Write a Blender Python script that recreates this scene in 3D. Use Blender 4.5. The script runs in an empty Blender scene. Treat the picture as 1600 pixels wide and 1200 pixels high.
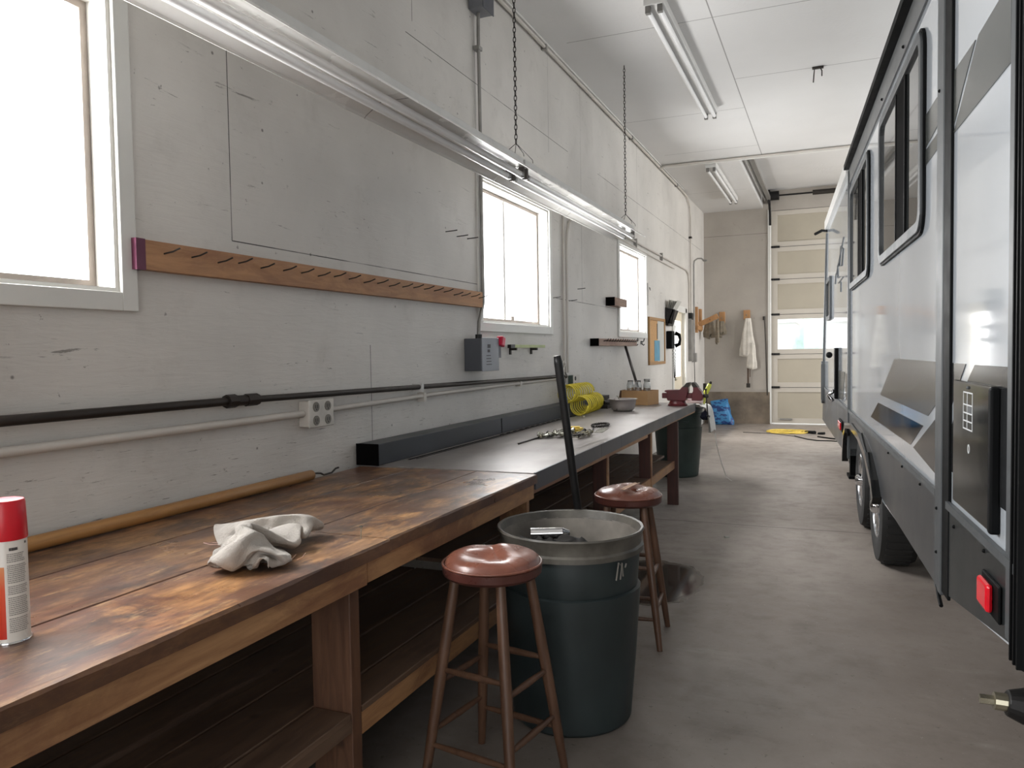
import bpy, bmesh, math, random
from math import sin, cos, pi, radians, sqrt
from mathutils import Vector, Matrix, noise
random.seed(7)
S = bpy.context.scene
COL = S.collection
S.cycles.use_denoising = True
S.cycles.max_bounces = 8
S.cycles.diffuse_bounces = 5
S.cycles.caustics_reflective = False
S.cycles.caustics_refractive = False
S.cycles.sample_clamp_indirect = 4.0
S.view_settings.view_transform = 'Standard'
S.view_settings.look = 'None'
S.view_settings.exposure = 0.0

# ------------------------------------------------------------ materials
class NT:
    def __init__(s, name):
        s.m = bpy.data.materials.new(name); s.m.use_nodes = True
        s.t = s.m.node_tree; s.t.nodes.clear()
        s.out = s.t.nodes.new('ShaderNodeOutputMaterial')
    def n(s, ty, ins=None, **props):
        nd = s.t.nodes.new(ty)
        for k, v in props.items(): setattr(nd, k, v)
        for k, v in (ins or {}).items():
            s.set(nd.inputs[k], v)
        return nd
    def set(s, sock, v):
        if hasattr(v, 'is_output') or isinstance(v, bpy.types.NodeSocket): s.t.links.new(v, sock)
        elif isinstance(v, tuple) and len(v) == 3 and sock.type == 'RGBA': sock.default_value = v + (1,)
        else: sock.default_value = v
    def coord(s, scale=(1, 1, 1), kind='Object', loc=(0, 0, 0)):
        tc = s.n('ShaderNodeTexCoord')
        mp = s.n('ShaderNodeMapping', {'Vector': tc.outputs[kind], 'Scale': scale, 'Location': loc})
        return mp.outputs[0]
    def noise(s, vec, scale, detail=4, rough=.55, dist=0.0, out='Fac'):
        nd = s.n('ShaderNodeTexNoise', {'Vector': vec, 'Scale': scale, 'Detail': detail, 'Roughness': rough, 'Distortion': dist})
        return nd.outputs[0] if out == 'Fac' else nd.outputs[1]
    def ramp(s, fac, *stops, interp='LINEAR'):
        r = s.n('ShaderNodeValToRGB', {'Fac': fac}); cr = r.color_ramp; cr.interpolation = interp
        while len(cr.elements) < len(stops): cr.elements.new(.5)
        for e, (p, c) in zip(cr.elements, stops):
            e.position = p; e.color = (c, c, c, 1) if isinstance(c, (int, float)) else tuple(c) + (1,)
        return r.outputs[0]
    def math(s, op, a, b=0.0, c=None, clamp=False):
        nd = s.n('ShaderNodeMath', operation=op, use_clamp=clamp)
        s.set(nd.inputs[0], a); s.set(nd.inputs[1], b)
        if c is not None: s.set(nd.inputs[2], c)
        return nd.outputs[0]
    def mix(s, fac, a, b, mode='MIX'):
        nd = s.n('ShaderNodeMix', data_type='RGBA', blend_type=mode)
        s.set(nd.inputs[0], fac); s.set(nd.inputs[6], a); s.set(nd.inputs[7], b)
        return nd.outputs[2]
    def bump(s, h, strength=.3, dist=.01):
        return s.n('ShaderNodeBump', {'Height': h, 'Strength': strength, 'Distance': dist}).outputs[0]
    def fin(s, base, rough=.5, metal=0.0, normal=None, **ex):
        p = s.n('ShaderNodeBsdfPrincipled')
        s.set(p.inputs['Base Color'], base); s.set(p.inputs['Roughness'], rough); s.set(p.inputs['Metallic'], metal)
        if normal is not None: s.set(p.inputs['Normal'], normal)
        for k, v in ex.items(): s.set(p.inputs[k.replace('_', ' ')], v)
        s.t.links.new(p.outputs[0], s.out.inputs[0]); return s.m
    def xyz(s):
        g = s.n('ShaderNodeNewGeometry'); return s.n('ShaderNodeSeparateXYZ', {0: g.outputs['Position']}).outputs

def srgb(r, g, b):
    f = lambda c: (c/255/12.92) if c/255 <= .04045 else ((c/255+.055)/1.055)**2.4
    return (f(r), f(g), f(b))

def simple(name, col, rough=.5, metal=0.0, var=.25, scale=8.0, bump=.1, **ex):
    k = NT(name); v = k.coord()
    n = k.noise(v, scale, 5)
    c = k.mix(k.ramp(n, (.3, 0.0), (.7, 1.0)), tuple(x*(1-var) for x in col), tuple(min(1, x*(1+var*.5)) for x in col))
    r = k.ramp(n, (.3, max(0, rough-.08)), (.7, min(1, rough+.08)))
    return k.fin(c, r, metal, k.bump(k.noise(v, scale*6, 3), bump, .002) if bump else None, **ex)

def seg_mask(k, P, segs, axis_a, axis_b, w=.0024):
    """segs: (kind, const, lo, hi); kind 'a' = line at constant a running along b"""
    acc = None
    for kind, c, lo, hi in segs:
        u, t = (P[axis_a], P[axis_b]) if kind == 'a' else (P[axis_b], P[axis_a])
        d = k.math('LESS_THAN', k.math('ABSOLUTE', k.math('SUBTRACT', u, c)), w)
        r = k.math('LESS_THAN', k.math('ABSOLUTE', k.math('SUBTRACT', t, (lo+hi)/2)), (hi-lo)/2)
        m = k.math('MULTIPLY', d, r)
        acc = m if acc is None else k.math('MAXIMUM', acc, m)
    return acc

def wall_mat(name, base, seams, ax, ay, stretch, grime=1.0, yline=None):
    k = NT(name); P = k.xyz()
    v = k.coord(scale=stretch); v1 = k.coord()
    grain = k.noise(v, 14, 6, .65, .6)
    crack = k.ramp(k.noise(v, 9, 8, .75, .8), (.33, 1.0), (.365, 0.0))
    zone = k.ramp(k.noise(v1, 1.3, 3), (.30, 0.0), (.55, 1.0))
    crack = k.math('MULTIPLY', crack, zone)
    spots = k.ramp(k.n('ShaderNodeTexVoronoi', {'Vector': v1, 'Scale': 5.2}).outputs['Distance'], (.025, 1.0), (.045, 0.0))
    blot = k.ramp(k.noise(v1, 1.1, 6), (.3, 0.0), (.7, 1.0))
    dirt = k.ramp(k.noise(v1, 3.1, 7, .7), (.55, 0.0), (.8, 1.0))
    c = k.mix(blot, tuple(x*.84 for x in base), tuple(min(1, x*1.06) for x in base))
    c = k.mix(k.math('MULTIPLY', dirt, .22*grime), c, srgb(120, 112, 100))
    low = k.ramp(k.math('MULTIPLY', P[2], .5), (.50, 1.0), (.72, .12))
    chk = k.ramp(k.noise(k.coord(scale=(stretch[0]*1.0, stretch[1]*1.6, stretch[2]*2.2)), 17, 5, .7, .4), (.335, 1.0), (.375, 0.0))
    c = k.mix(k.math('MULTIPLY', k.math('MULTIPLY', chk, low), .7*grime), c, srgb(92, 84, 76))
    spk = k.ramp(k.noise(v1, 23, 4, .65), (.70, 0.0), (.73, 1.0))
    c = k.mix(k.math('MULTIPLY', spk, .6*grime), c, srgb(84, 76, 70))
    c = k.mix(k.math('MULTIPLY', crack, .7*grime), c, srgb(74, 68, 62))
    c = k.mix(k.math('MULTIPLY', spots, .7*grime), c, srgb(60, 54, 48))
    h = grain
    if seams:
        sm = seg_mask(k, P, seams, ax, ay)
        broken = k.ramp(k.noise(v1, 2.0, 3), (.33, .25), (.5, 1.0))
        c = k.mix(k.math('MULTIPLY', sm, broken), c, srgb(52, 48, 44))
    return k.fin(c, .48, 0, k.bump(h, .35, .006))

def wood(name, light, dark, axis='y', rough=.5, stain=0.0, staincol=srgb(60, 44, 36), sc=1.0):
    k = NT(name)
    st = {'y': (9, .9, 9), 'x': (.9, 9, 9), 'z': (9, 9, .9)}[axis]
    v = k.coord(scale=tuple(a*sc for a in st)); v1 = k.coord()
    isl = k.n('ShaderNodeNewGeometry').outputs['Random Per Island']
    g = k.noise(v, 3.2, 7, .62, 1.2)
    f = k.ramp(g, (.32, 0.0), (.68, 1.0))
    c = k.mix(f, dark, light)
    c = k.mix(k.math('MULTIPLY', isl, .35), c, tuple(x*.6 for x in light))
    if stain:
        s1 = k.ramp(k.noise(k.coord(scale=(1.5, .65, 1.5)), 3.0, 8, .68, .7), (.46, 0.0), (.60, 1.0))
        c = k.mix(k.math('MULTIPLY', s1, stain), c, staincol)
    knots = k.ramp(k.n('ShaderNodeTexVoronoi', {'Vector': v1, 'Scale': 5.3}).outputs['Distance'], (.04, 1.0), (.10, 0.0))
    c = k.mix(k.math('MULTIPLY', knots, .6), c, tuple(x*.25 for x in dark))
    return k.fin(c, k.ramp(g, (.3, rough-.1), (.7, rough+.15)), 0, k.bump(g, .35, .004))

M = {}
base_wall = srgb(207, 203, 197)
M['wall_left'] = wall_mat('painted_plywood_left', base_wall,
    [('a', 2.53, 1.93, 4.09), ('a', 4.95, 1.93, 4.09), ('b', 1.93, 2.53, 4.95), ('a', 3.55, 0, 1.5), ('a', 4.08, 3.42, 4.09),
     ('b', 3.33, 4.0, 7.0), ('a', 6.46, 3.2, 4.09), ('a', 7.4, 1.93, 4.09), ('b', 1.93, 6.6, 8.7), ('a', 9.8, 2.8, 4.09), ('b', 3.33, 8.0, 15)], 1, 2, (2.5, .35, 3.0))
M['wall_back'] = wall_mat('painted_plywood_back', srgb(170, 163, 154), [('b', 3.62, 0, 1.2)], 0, 2, (1, 1, 1), .35)
M['wall_other'] = wall_mat('painted_plywood_far', srgb(196, 193, 186), None, 0, 2, (1, .4, 2), .5)
def ceil_mat():
    k = NT('painted_ceiling'); P = k.xyz(); v1 = k.coord()
    segs = [('a', 1.42, -3, 11.2), ('b', 6.40, .2, 2.2), ('b', 7.93, 1.42, 6), ('b', 8.9, 0, 1.42), ('b', 10.6, .2, 1.42), ('b', 3.9, 0, 6), ('b', 13.4, 0, 1.0)]
    sm = seg_mask(k, P, segs, 0, 1, .005)
    n = k.noise(v1, .7, 4); patch = k.ramp(k.noise(v1, .55, 2), (.5, 0.0), (.6, 1.0))
    c = k.mix(n, srgb(194, 192, 190), srgb(218, 217, 215))
    c = k.mix(k.math('MULTIPLY', sm, .65), c, srgb(70, 66, 60))
    hb = k.math('MULTIPLY', k.noise(v1, 30, 5), patch)
    return k.fin(c, .5, 0, k.bump(hb, .5, .01))
M['ceiling'] = ceil_mat()
def floor_mat():
    k = NT('stained_concrete'); P = k.xyz(); v1 = k.coord()
    n1 = k.noise(v1, .8, 6, .6, .3); n2 = k.noise(v1, 6, 8, .65)
    c = k.mix(k.ramp(n1, (.3, 0.0), (.7, 1.0)), srgb(124, 114, 106), srgb(164, 155, 147))
    c = k.mix(k.math('MULTIPLY', k.ramp(n2, (.5, 0.0), (.75, 1.0)), .35), c, srgb(96, 88, 80))
    scuff = k.ramp(k.noise(k.coord(scale=(.5, 3, 1)), 3.5, 6, .6), (.60, 0.0), (.72, 1.0))
    c = k.mix(k.math('MULTIPLY', scuff, .28), c, srgb(108, 100, 93))
    pale = k.ramp(k.noise(k.coord(scale=(.8, 2.5, 1), loc=(4, 2, 0)), 2.2, 5), (.62, 0.0), (.72, 1.0))
    c = k.mix(k.math('MULTIPLY', pale, .4), c, srgb(176, 170, 160))
    spk = k.ramp(k.noise(v1, 30, 4, .7), (.64, 0.0), (.68, 1.0))
    c = k.mix(k.math('MULTIPLY', spk, .6), c, srgb(70, 64, 58))
    spw = k.ramp(k.noise(k.coord(loc=(9, 3, 0)), 42, 3, .7), (.70, 0.0), (.73, 1.0))
    c = k.mix(k.math('MULTIPLY', spw, .5), c, srgb(200, 196, 186))
    # wet patch by the second stool; ground darkens toward the bench wall and the near end
    dx = k.math('SUBTRACT', P[0], 1.22); dy = k.math('SUBTRACT', P[1], 4.72)
    d = k.math('SQRT', k.math('ADD', k.math('MULTIPLY', k.math('MULTIPLY', dx, dx), 5.6), k.math('MULTIPLY', k.math('MULTIPLY', dy, dy), 2.6)))
    d = k.math('ADD', d, k.math('MULTIPLY', k.math('SUBTRACT', k.noise(v1, 2.6, 2), .5), .5))
    wet = k.ramp(d, (.70, 1.0), (.92, 0.0))
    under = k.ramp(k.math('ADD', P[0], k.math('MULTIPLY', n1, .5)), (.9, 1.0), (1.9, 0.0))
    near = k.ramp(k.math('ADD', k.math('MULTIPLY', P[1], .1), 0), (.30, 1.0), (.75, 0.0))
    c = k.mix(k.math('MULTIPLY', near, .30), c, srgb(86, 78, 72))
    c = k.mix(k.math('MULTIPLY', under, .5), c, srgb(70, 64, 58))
    c = k.mix(k.math('MULTIPLY', wet, .85), c, srgb(46, 40, 35))
    # saw-cut joints
    jl = k.math('ADD', P[1], k.math('MULTIPLY', k.noise(v1, 1.5, 2), .04))
    sm = k.math('MAXIMUM', k.math('LESS_THAN', k.math('ABSOLUTE', k.math('SUBTRACT', jl, 6.53)), .008),
                k.math('LESS_THAN', k.math('ABSOLUTE', k.math('SUBTRACT', k.math('ADD', jl, k.math('MULTIPLY', P[0], .35)), 14.2)), .008))
    c = k.mix(k.math('MULTIPLY', sm, .8), c, srgb(50, 45, 40))
    r = k.ramp(n2, (.3, .36), (.7, .58))
    r = k.math('MULTIPLY', r, k.math('SUBTRACT', 1.0, k.math('MULTIPLY', wet, .86)))
    h = k.math('MULTIPLY', k.noise(v1, 18, 6), k.math('SUBTRACT', 1.0, wet))
    return k.fin(c, r, 0, k.bump(h, .22, .008))
M['floor'] = floor_mat()
M['concrete'] = simple('stem_concrete', srgb(124, 112, 98), .85, var=.45, scale=3.5, bump=.5)
M['ground'] = simple('gravel_outside', srgb(150, 148, 140), .9, bump=0)

def benchtop_mat():
    k = NT('worn_bench_planks')
    v = k.coord(scale=(8, .8, 8)); v1 = k.coord()
    isl = k.n('ShaderNodeNewGeometry').outputs['Random Per Island']
    g = k.noise(v, 3.0, 7, .62, 1.0)
    c = k.mix(k.ramp(g, (.33, 0.0), (.66, 1.0)), srgb(128, 88, 54), srgb(196, 146, 92))
    b1 = k.ramp(k.noise(k.coord(scale=(1.6, .75, 1)), 2.6, 8, .66, .9), (.42, 0.0), (.53, 1.0))
    c = k.mix(k.math('MULTIPLY', b1, .9), c, srgb(84, 56, 43))
    red = k.ramp(k.noise(k.coord(scale=(1.2, .6, 1), loc=(3, 7, 0)), 2.2, 5), (.5, 0.0), (.68, 1.0))
    c = k.mix(k.math('MULTIPLY', red, .5), c, srgb(134, 82, 62))
    blk = k.ramp(k.noise(k.coord(scale=(1.3, .7, 1), loc=(8, 1, 0)), 4.5, 9, .72, .6), (.51, 0.0), (.60, 1.0))
    c = k.mix(k.math('MULTIPLY', blk, .85), c, srgb(58, 48, 44))
    grey = k.ramp(k.noise(k.coord(scale=(1, .5, 1), loc=(2, 2, 0)), 1.6, 3), (.5, 0.0), (.7, 1.0))
    c = k.mix(k.math('MULTIPLY', grey, .42), c, srgb(134, 120, 114))
    scr = k.ramp(k.noise(k.coord(scale=(3, 14, 3)), 5, 6, .7, 2.0), (.64, 0.0), (.69, 1.0))
    c = k.mix(k.math('MULTIPLY', scr, .35), c, srgb(205, 165, 110))
    c = k.mix(k.math('MULTIPLY', isl, .22), c, srgb(84, 60, 46))
    fine = k.ramp(k.noise(k.coord(scale=(6, 1.6, 6)), 9.0, 6, .7), (.44, 0.0), (.62, 1.0))
    c = k.mix(k.math('MULTIPLY', fine, .45), c, srgb(70, 50, 40))
    pale2 = k.ramp(k.noise(k.coord(scale=(5, 1.2, 5), loc=(1, 9, 0)), 6.0, 7, .75), (.56, 0.0), (.66, 1.0))
    c = k.mix(k.math('MULTIPLY', pale2, .5), c, srgb(196, 158, 112))
    pit = k.ramp(k.noise(k.coord(scale=(2.2, 1, 1)), 26.0, 3, .6), (.745, 0.0), (.77, 1.0))
    c = k.mix(k.math('MULTIPLY', pit, .8), c, srgb(34, 28, 26))
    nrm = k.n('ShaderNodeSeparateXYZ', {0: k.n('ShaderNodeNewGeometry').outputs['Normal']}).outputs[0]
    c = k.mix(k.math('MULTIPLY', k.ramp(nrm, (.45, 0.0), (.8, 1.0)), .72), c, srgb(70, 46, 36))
    return k.fin(c, k.ramp(k.noise(v1, 5, 5), (.3, .26), (.7, .5)), 0, k.bump(g, .25, .003))
M['benchtop'] = benchtop_mat()
M['apron'] = wood('apron_fir', srgb(184, 140, 98), srgb(138, 96, 64), 'y', .5, .7, srgb(112, 72, 52))
M['post'] = wood('post_fir', srgb(112, 78, 56), srgb(76, 50, 38), 'z', .55, .3)
M['post_red'] = wood('post_red_paint', srgb(92, 56, 48), srgb(64, 40, 35), 'z', .55, .2)
M['shelf'] = wood('shelf_boards', srgb(112, 88, 70), srgb(78, 58, 46), 'y', .6, .4)
M['pine'] = wood('pine_board', srgb(190, 144, 104), srgb(152, 108, 72), 'y', .55, .45, srgb(116, 72, 52))
M['pine_z'] = wood('pine_block', srgb(192, 146, 98), srgb(156, 112, 72), 'z', .55)
M['old_block'] = wood('weathered_block', srgb(176, 148, 130), srgb(120, 92, 78), 'y', .6, .5, srgb(110, 66, 56))
M['handle_wood'] = wood('pole_wood', srgb(190, 140, 84), srgb(150, 104, 56), 'y', .4)
M['stool_wood'] = wood('stool_wood', srgb(106, 76, 57), srgb(70, 48, 36), 'z', .42)
def steel_mat():
    k = NT('bench_sheet_steel'); v = k.coord(scale=(6, .7, 6)); v1 = k.coord()
    g = k.noise(v, 2.5, 7, .6, .8); b = k.noise(v1, 2.0, 5)
    c = k.mix(k.ramp(g, (.3, 0.0), (.7, 1.0)), srgb(122, 117, 114), srgb(158, 153, 150))
    c = k.mix(k.math('MULTIPLY', k.ramp(b, (.45, 0.0), (.65, 1.0)), .45), c, srgb(98, 88, 82))
    sc = k.ramp(k.noise(k.coord(scale=(5, 20, 1)), 3, 6, .7, 1.5), (.62, 0.0), (.68, 1.0))
    c = k.mix(k.math('MULTIPLY', sc, .3), c, srgb(190, 188, 184))
    return k.fin(c, k.ramp(g, (.3, .32), (.7, .5)), .35, k.bump(g, .15, .003))
M['steel_top'] = steel_mat()
M['steel_dark'] = simple('blackened_steel', srgb(84, 86, 92), .42, .6, .3, 3, .1)
M['steel_splash'] = simple('backsplash_steel', srgb(62, 65, 70), .45, .4, .35, 2.5, .1)
M['black_metal'] = simple('black_metal', srgb(34, 33, 33), .45, .5)
M['iron_pipe'] = simple('black_iron_pipe', srgb(52, 46, 42), .45, .6)
M['galv'] = simple('galvanised', srgb(150, 148, 144), .4, .6)
M['conduit_paint'] = simple('painted_conduit', srgb(196, 190, 182), .5, 0, .12, 3, 0)
M['white_enamel'] = simple('white_enamel', srgb(206, 205, 202), .35, 0, .1)
M['reflector'] = simple('white_reflector', srgb(226, 224, 220), .25, 0, .12, 2, .05)
M['tube_glass'] = simple('fluorescent_tube', srgb(238, 238, 238), .12, 0, .03, 2, 0)
M['tube_cap'] = simple('tube_cap', srgb(150, 150, 148), .3, .8)
M['socket_grey'] = simple('lamp_socket', srgb(110, 108, 104), .5)
M['leather'] = (lambda k: k.fin(k.mix(k.ramp(k.noise(k.coord(), 4, 4), (.35, 0.0), (.65, 1.0)), srgb(98, 58, 46), srgb(134, 84, 67)), k.ramp(k.noise(k.coord(), 9, 4), (.3, .2), (.7, .42)), 0, k.bump(k.noise(k.coord(scale=(1, 2, 1)), 14, 4), .3, .006)))(NT('cracked_vinyl'))
M['vinyl_torn'] = simple('torn_tape', srgb(176, 138, 112), .5)
M['vinyl_band'] = simple('vinyl_band', srgb(78, 44, 38), .3)
M['can_green'] = simple('green_plastic', srgb(38, 47, 48), .5, 0, .35, 4, .15)
M['can_green2'] = simple('green_plastic_far', srgb(58, 72, 68), .5, 0, .3, 4, .15)
M['can_rim'] = simple('grimy_rim', srgb(88, 84, 77), .5, 0, .6, 9, .3)
M['can_inner'] = simple('can_inside', srgb(128, 122, 114), .6, 0, .45, 6, .3)
M['debris'] = simple('black_bag', srgb(34, 32, 30), .85, 0, .5, 9, .6)
M['red_plastic'] = simple('red_plastic', srgb(206, 22, 40), .35, 0, .1)
M['red_top'] = simple('red_cap_top', srgb(236, 100, 110), .4, 0, .05)
M['label_white'] = simple('can_label', srgb(222, 216, 208), .3, 0, .05, 3, 0)
M['label_orange'] = (lambda k: k.fin(k.ramp(k.math('MULTIPLY', k.math('SUBTRACT', k.xyz()[2], .87), 4.0), (.0, srgb(200, 40, 26)), (.45, srgb(222, 80, 40)), (.75, srgb(220, 170, 110)), (1.0, srgb(224, 214, 200))), .3))(NT('label_fade'))
M['ink'] = simple('ink', srgb(58, 56, 58), .6, 0, .1, 5, 0)
M['ink_light'] = simple('ink_fine_print', srgb(150, 146, 142), .6, 0, .1, 5, 0)
M['rag'] = (lambda k: k.fin(k.mix(k.noise(k.coord(), 30, 5), srgb(168, 160, 152), srgb(212, 206, 198)), .95, 0, k.bump(k.noise(k.coord(), 170, 4, .75), 1.0, .006)))(NT('terry_cloth'))
M['thread'] = simple('pink_thread', srgb(214, 180, 170), .9)
M['coat'] = simple('white_coat', srgb(206, 200, 190), .9, 0, .2, 9, .3)
M['towel'] = simple('white_towel', srgb(226, 224, 218), .9, 0, .1, 12, .3)
M['towel_pink'] = simple('pinkish_cloth', srgb(220, 196, 194), .9, 0, .1, 12, .3)
M['denim'] = simple('dark_navy_cloth', srgb(40, 42, 62), .9)
M['glove_fabric'] = simple('work_glove', srgb(132, 122, 106), .9, 0, .4, 14, .4)
M['strap'] = simple('brown_leather_strap', srgb(84, 66, 54), .7)
M['blue_bag'] = (lambda k: k.fin(k.mix(k.ramp(k.noise(k.coord(scale=(1, 1, 2)), 9, 4), (.52, 0.0), (.56, 1.0)), srgb(58, 126, 176), srgb(22, 54, 112)), .45, 0, k.bump(k.noise(k.coord(), 20, 4), .8, .01)))(NT('blue_poly_bag'))
M['yellow'] = simple('yellow_hose', srgb(208, 190, 58), .35, 0, .12)
M['yellow_cord'] = simple('yellow_cord', srgb(216, 186, 80), .5)
M['lime'] = simple('lime_plastic', srgb(206, 210, 84), .4)
M['vise_red'] = simple('vise_red', srgb(88, 22, 28), .42, 0, .35, 9, .2)
M['cardboard'] = simple('cardboard', srgb(190, 150, 106), .85, 0, .1)
M['cardboard_in'] = simple('cardboard_dark', srgb(96, 66, 44), .9)
M['cork'] = simple('cork', srgb(186, 146, 100), .9, 0, .2, 30, .2)
M['paper'] = simple('paper', srgb(186, 185, 178), .8, 0, .06)
M['blue_paper'] = simple('blue_paper', srgb(88, 142, 166), .7)
M['frame_wood'] = wood('frame_wood', srgb(170, 128, 70), srgb(126, 90, 48), 'z')
M['box_grey'] = simple('switch_grey', srgb(122, 124, 130), .4, .3, .1)
M['box_dark'] = simple('switch_dark', srgb(84, 86, 92), .45, .3, .1)
M['crimson'] = simple('crimson_handle', srgb(196, 30, 66), .35)
M['maroon'] = simple('maroon_paint', srgb(96, 40, 66), .4)
M['level_green'] = simple('pale_green', srgb(172, 182, 130), .5)
M['outlet_white'] = simple('outlet_plate', srgb(200, 196, 188), .4)
M['outlet_dark'] = simple('outlet_face', srgb(120, 116, 108), .5)
M['rubber'] = simple('tyre_rubber', srgb(38, 38, 38), .75, 0, .25, 12, .3)
M['chrome'] = simple('chrome', srgb(220, 220, 222), .1, 1.0, .05, 4, 0)
M['alloy'] = simple('alloy', srgb(160, 162, 166), .28, .9, .1)
M['brass'] = simple('worn_nickel', srgb(176, 170, 150), .3, .9)
M['bowl_steel'] = simple('brushed_bowl', srgb(176, 170, 168), .32, .75, .12, 10, .05)
M['zinc_parts'] = simple('zinc_parts', srgb(170, 168, 156), .3, .9, .3, 30)
M['dark_parts'] = simple('dark_parts', srgb(56, 52, 48), .5, .6)
M['gelcoat'] = simple('rv_gelcoat', srgb(182, 188, 194), .10, 0, .03, .8, 0, Coat_Weight=.5, Coat_Roughness=.04)
M['rv_grey'] = (lambda k: k.fin(k.mix(k.noise(k.coord(scale=(.6, 1, 2)), 2.0, 2), srgb(62, 62, 60), srgb(88, 87, 84)), .16, 0, None, Specular_IOR_Level=.35))(NT('rv_grey_graphic'))
M['rv_swoosh'] = simple('rv_light_grey_graphic', srgb(72, 75, 73), .18, 0, .12, 1.5, 0)
M['rv_black'] = simple('rv_black_graphic', srgb(24, 25, 25), .12, 0, .15, 1.5, 0, Specular_IOR_Level=.35)
M['rv_dark'] = (lambda k: k.fin(k.mix(k.noise(k.coord(scale=(.6, 1, 3)), 2.0, 2), srgb(26, 27, 28), srgb(48, 49, 50)), .15, 0, None, Specular_IOR_Level=.35))(NT('rv_dark_graphic'))
M['rv_skirt'] = simple('rv_skirt', srgb(80, 81, 83), .34, .5, .15, 1.2, .08)
M['rv_skirt_dark'] = simple('rv_skirt_rear', srgb(40, 43, 44), .35, .2, .2, 1.5, .08)
M['rv_trim'] = simple('rv_grey_trim', srgb(82, 85, 87), .45, .2, .1)
M['rv_band'] = simple('rv_upper_band', srgb(84, 86, 87), .35, 0, .1, 2, 0)
M['rv_rubber'] = simple('rv_black_trim', srgb(16, 17, 18), .55, 0, .2, Specular_IOR_Level=.08)
M['rv_roof'] = simple('rv_roof', srgb(210, 212, 212), .4)
M['tint'] = (lambda k: k.fin(srgb(52, 54, 54), .03, .1, None, IOR=1.6))(NT('tinted_glass'))
M['slot'] = simple('black_gap', srgb(12, 11, 11), .9, 0, .1, 4, 0, Specular_IOR_Level=.05)
M['red_lens'] = simple('red_lens', srgb(214, 24, 40), .12, 0, .1, 20, 0)
M['print_white'] = simple('white_print', srgb(206, 208, 208), .5, 0, .05, 5, 0)
M['door_panel'] = simple('overhead_door_panel', srgb(170, 162, 146), .55, 0, .08, 1.5, .05)
M['door_rail'] = simple('overhead_door_frame', srgb(188, 181, 170), .5, 0, .08, 2, .05)
M['outdoor_white'] = simple('outdoor_white', (.95, .95, .95), .6, 0, .02, 1, 0)
M['trim_white'] = simple('white_window_trim', srgb(214, 213, 208), .42, 0, .06, 3, .05)
M['jamb'] = simple('white_jamb', srgb(232, 230, 224), .5, 0, .05, 3, .05)
M['sash'] = simple('aluminium_sash', srgb(138, 128, 120), .4, .4, .25, 6)
M['cream_paint'] = simple('cream_paint', srgb(216, 206, 184), .5, 0, .06)
def glass():
    k = NT('clear_glass')
    t = k.n('ShaderNodeBsdfTransparent'); g = k.n('ShaderNodeBsdfGlossy', {'Roughness': .02})
    lw = k.n('ShaderNodeLayerWeight', {'Blend': .5})
    f = k.math('ADD', k.math('MULTIPLY', k.math('POWER', lw.outputs['Facing'], 5.0), .5), .03)
    mx = k.n('ShaderNodeMixShader', {0: f, 1: t.outputs[0], 2: g.outputs[0]})
    k.t.links.new(mx.outputs[0], k.out.inputs[0]); return k.m
M['glass'] = glass()
M['jar_glass'] = (lambda k: k.fin((.9, .92, .92), .04, 0, None, Transmission_Weight=.92, IOR=1.45))(NT('jar_glass'))

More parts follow.
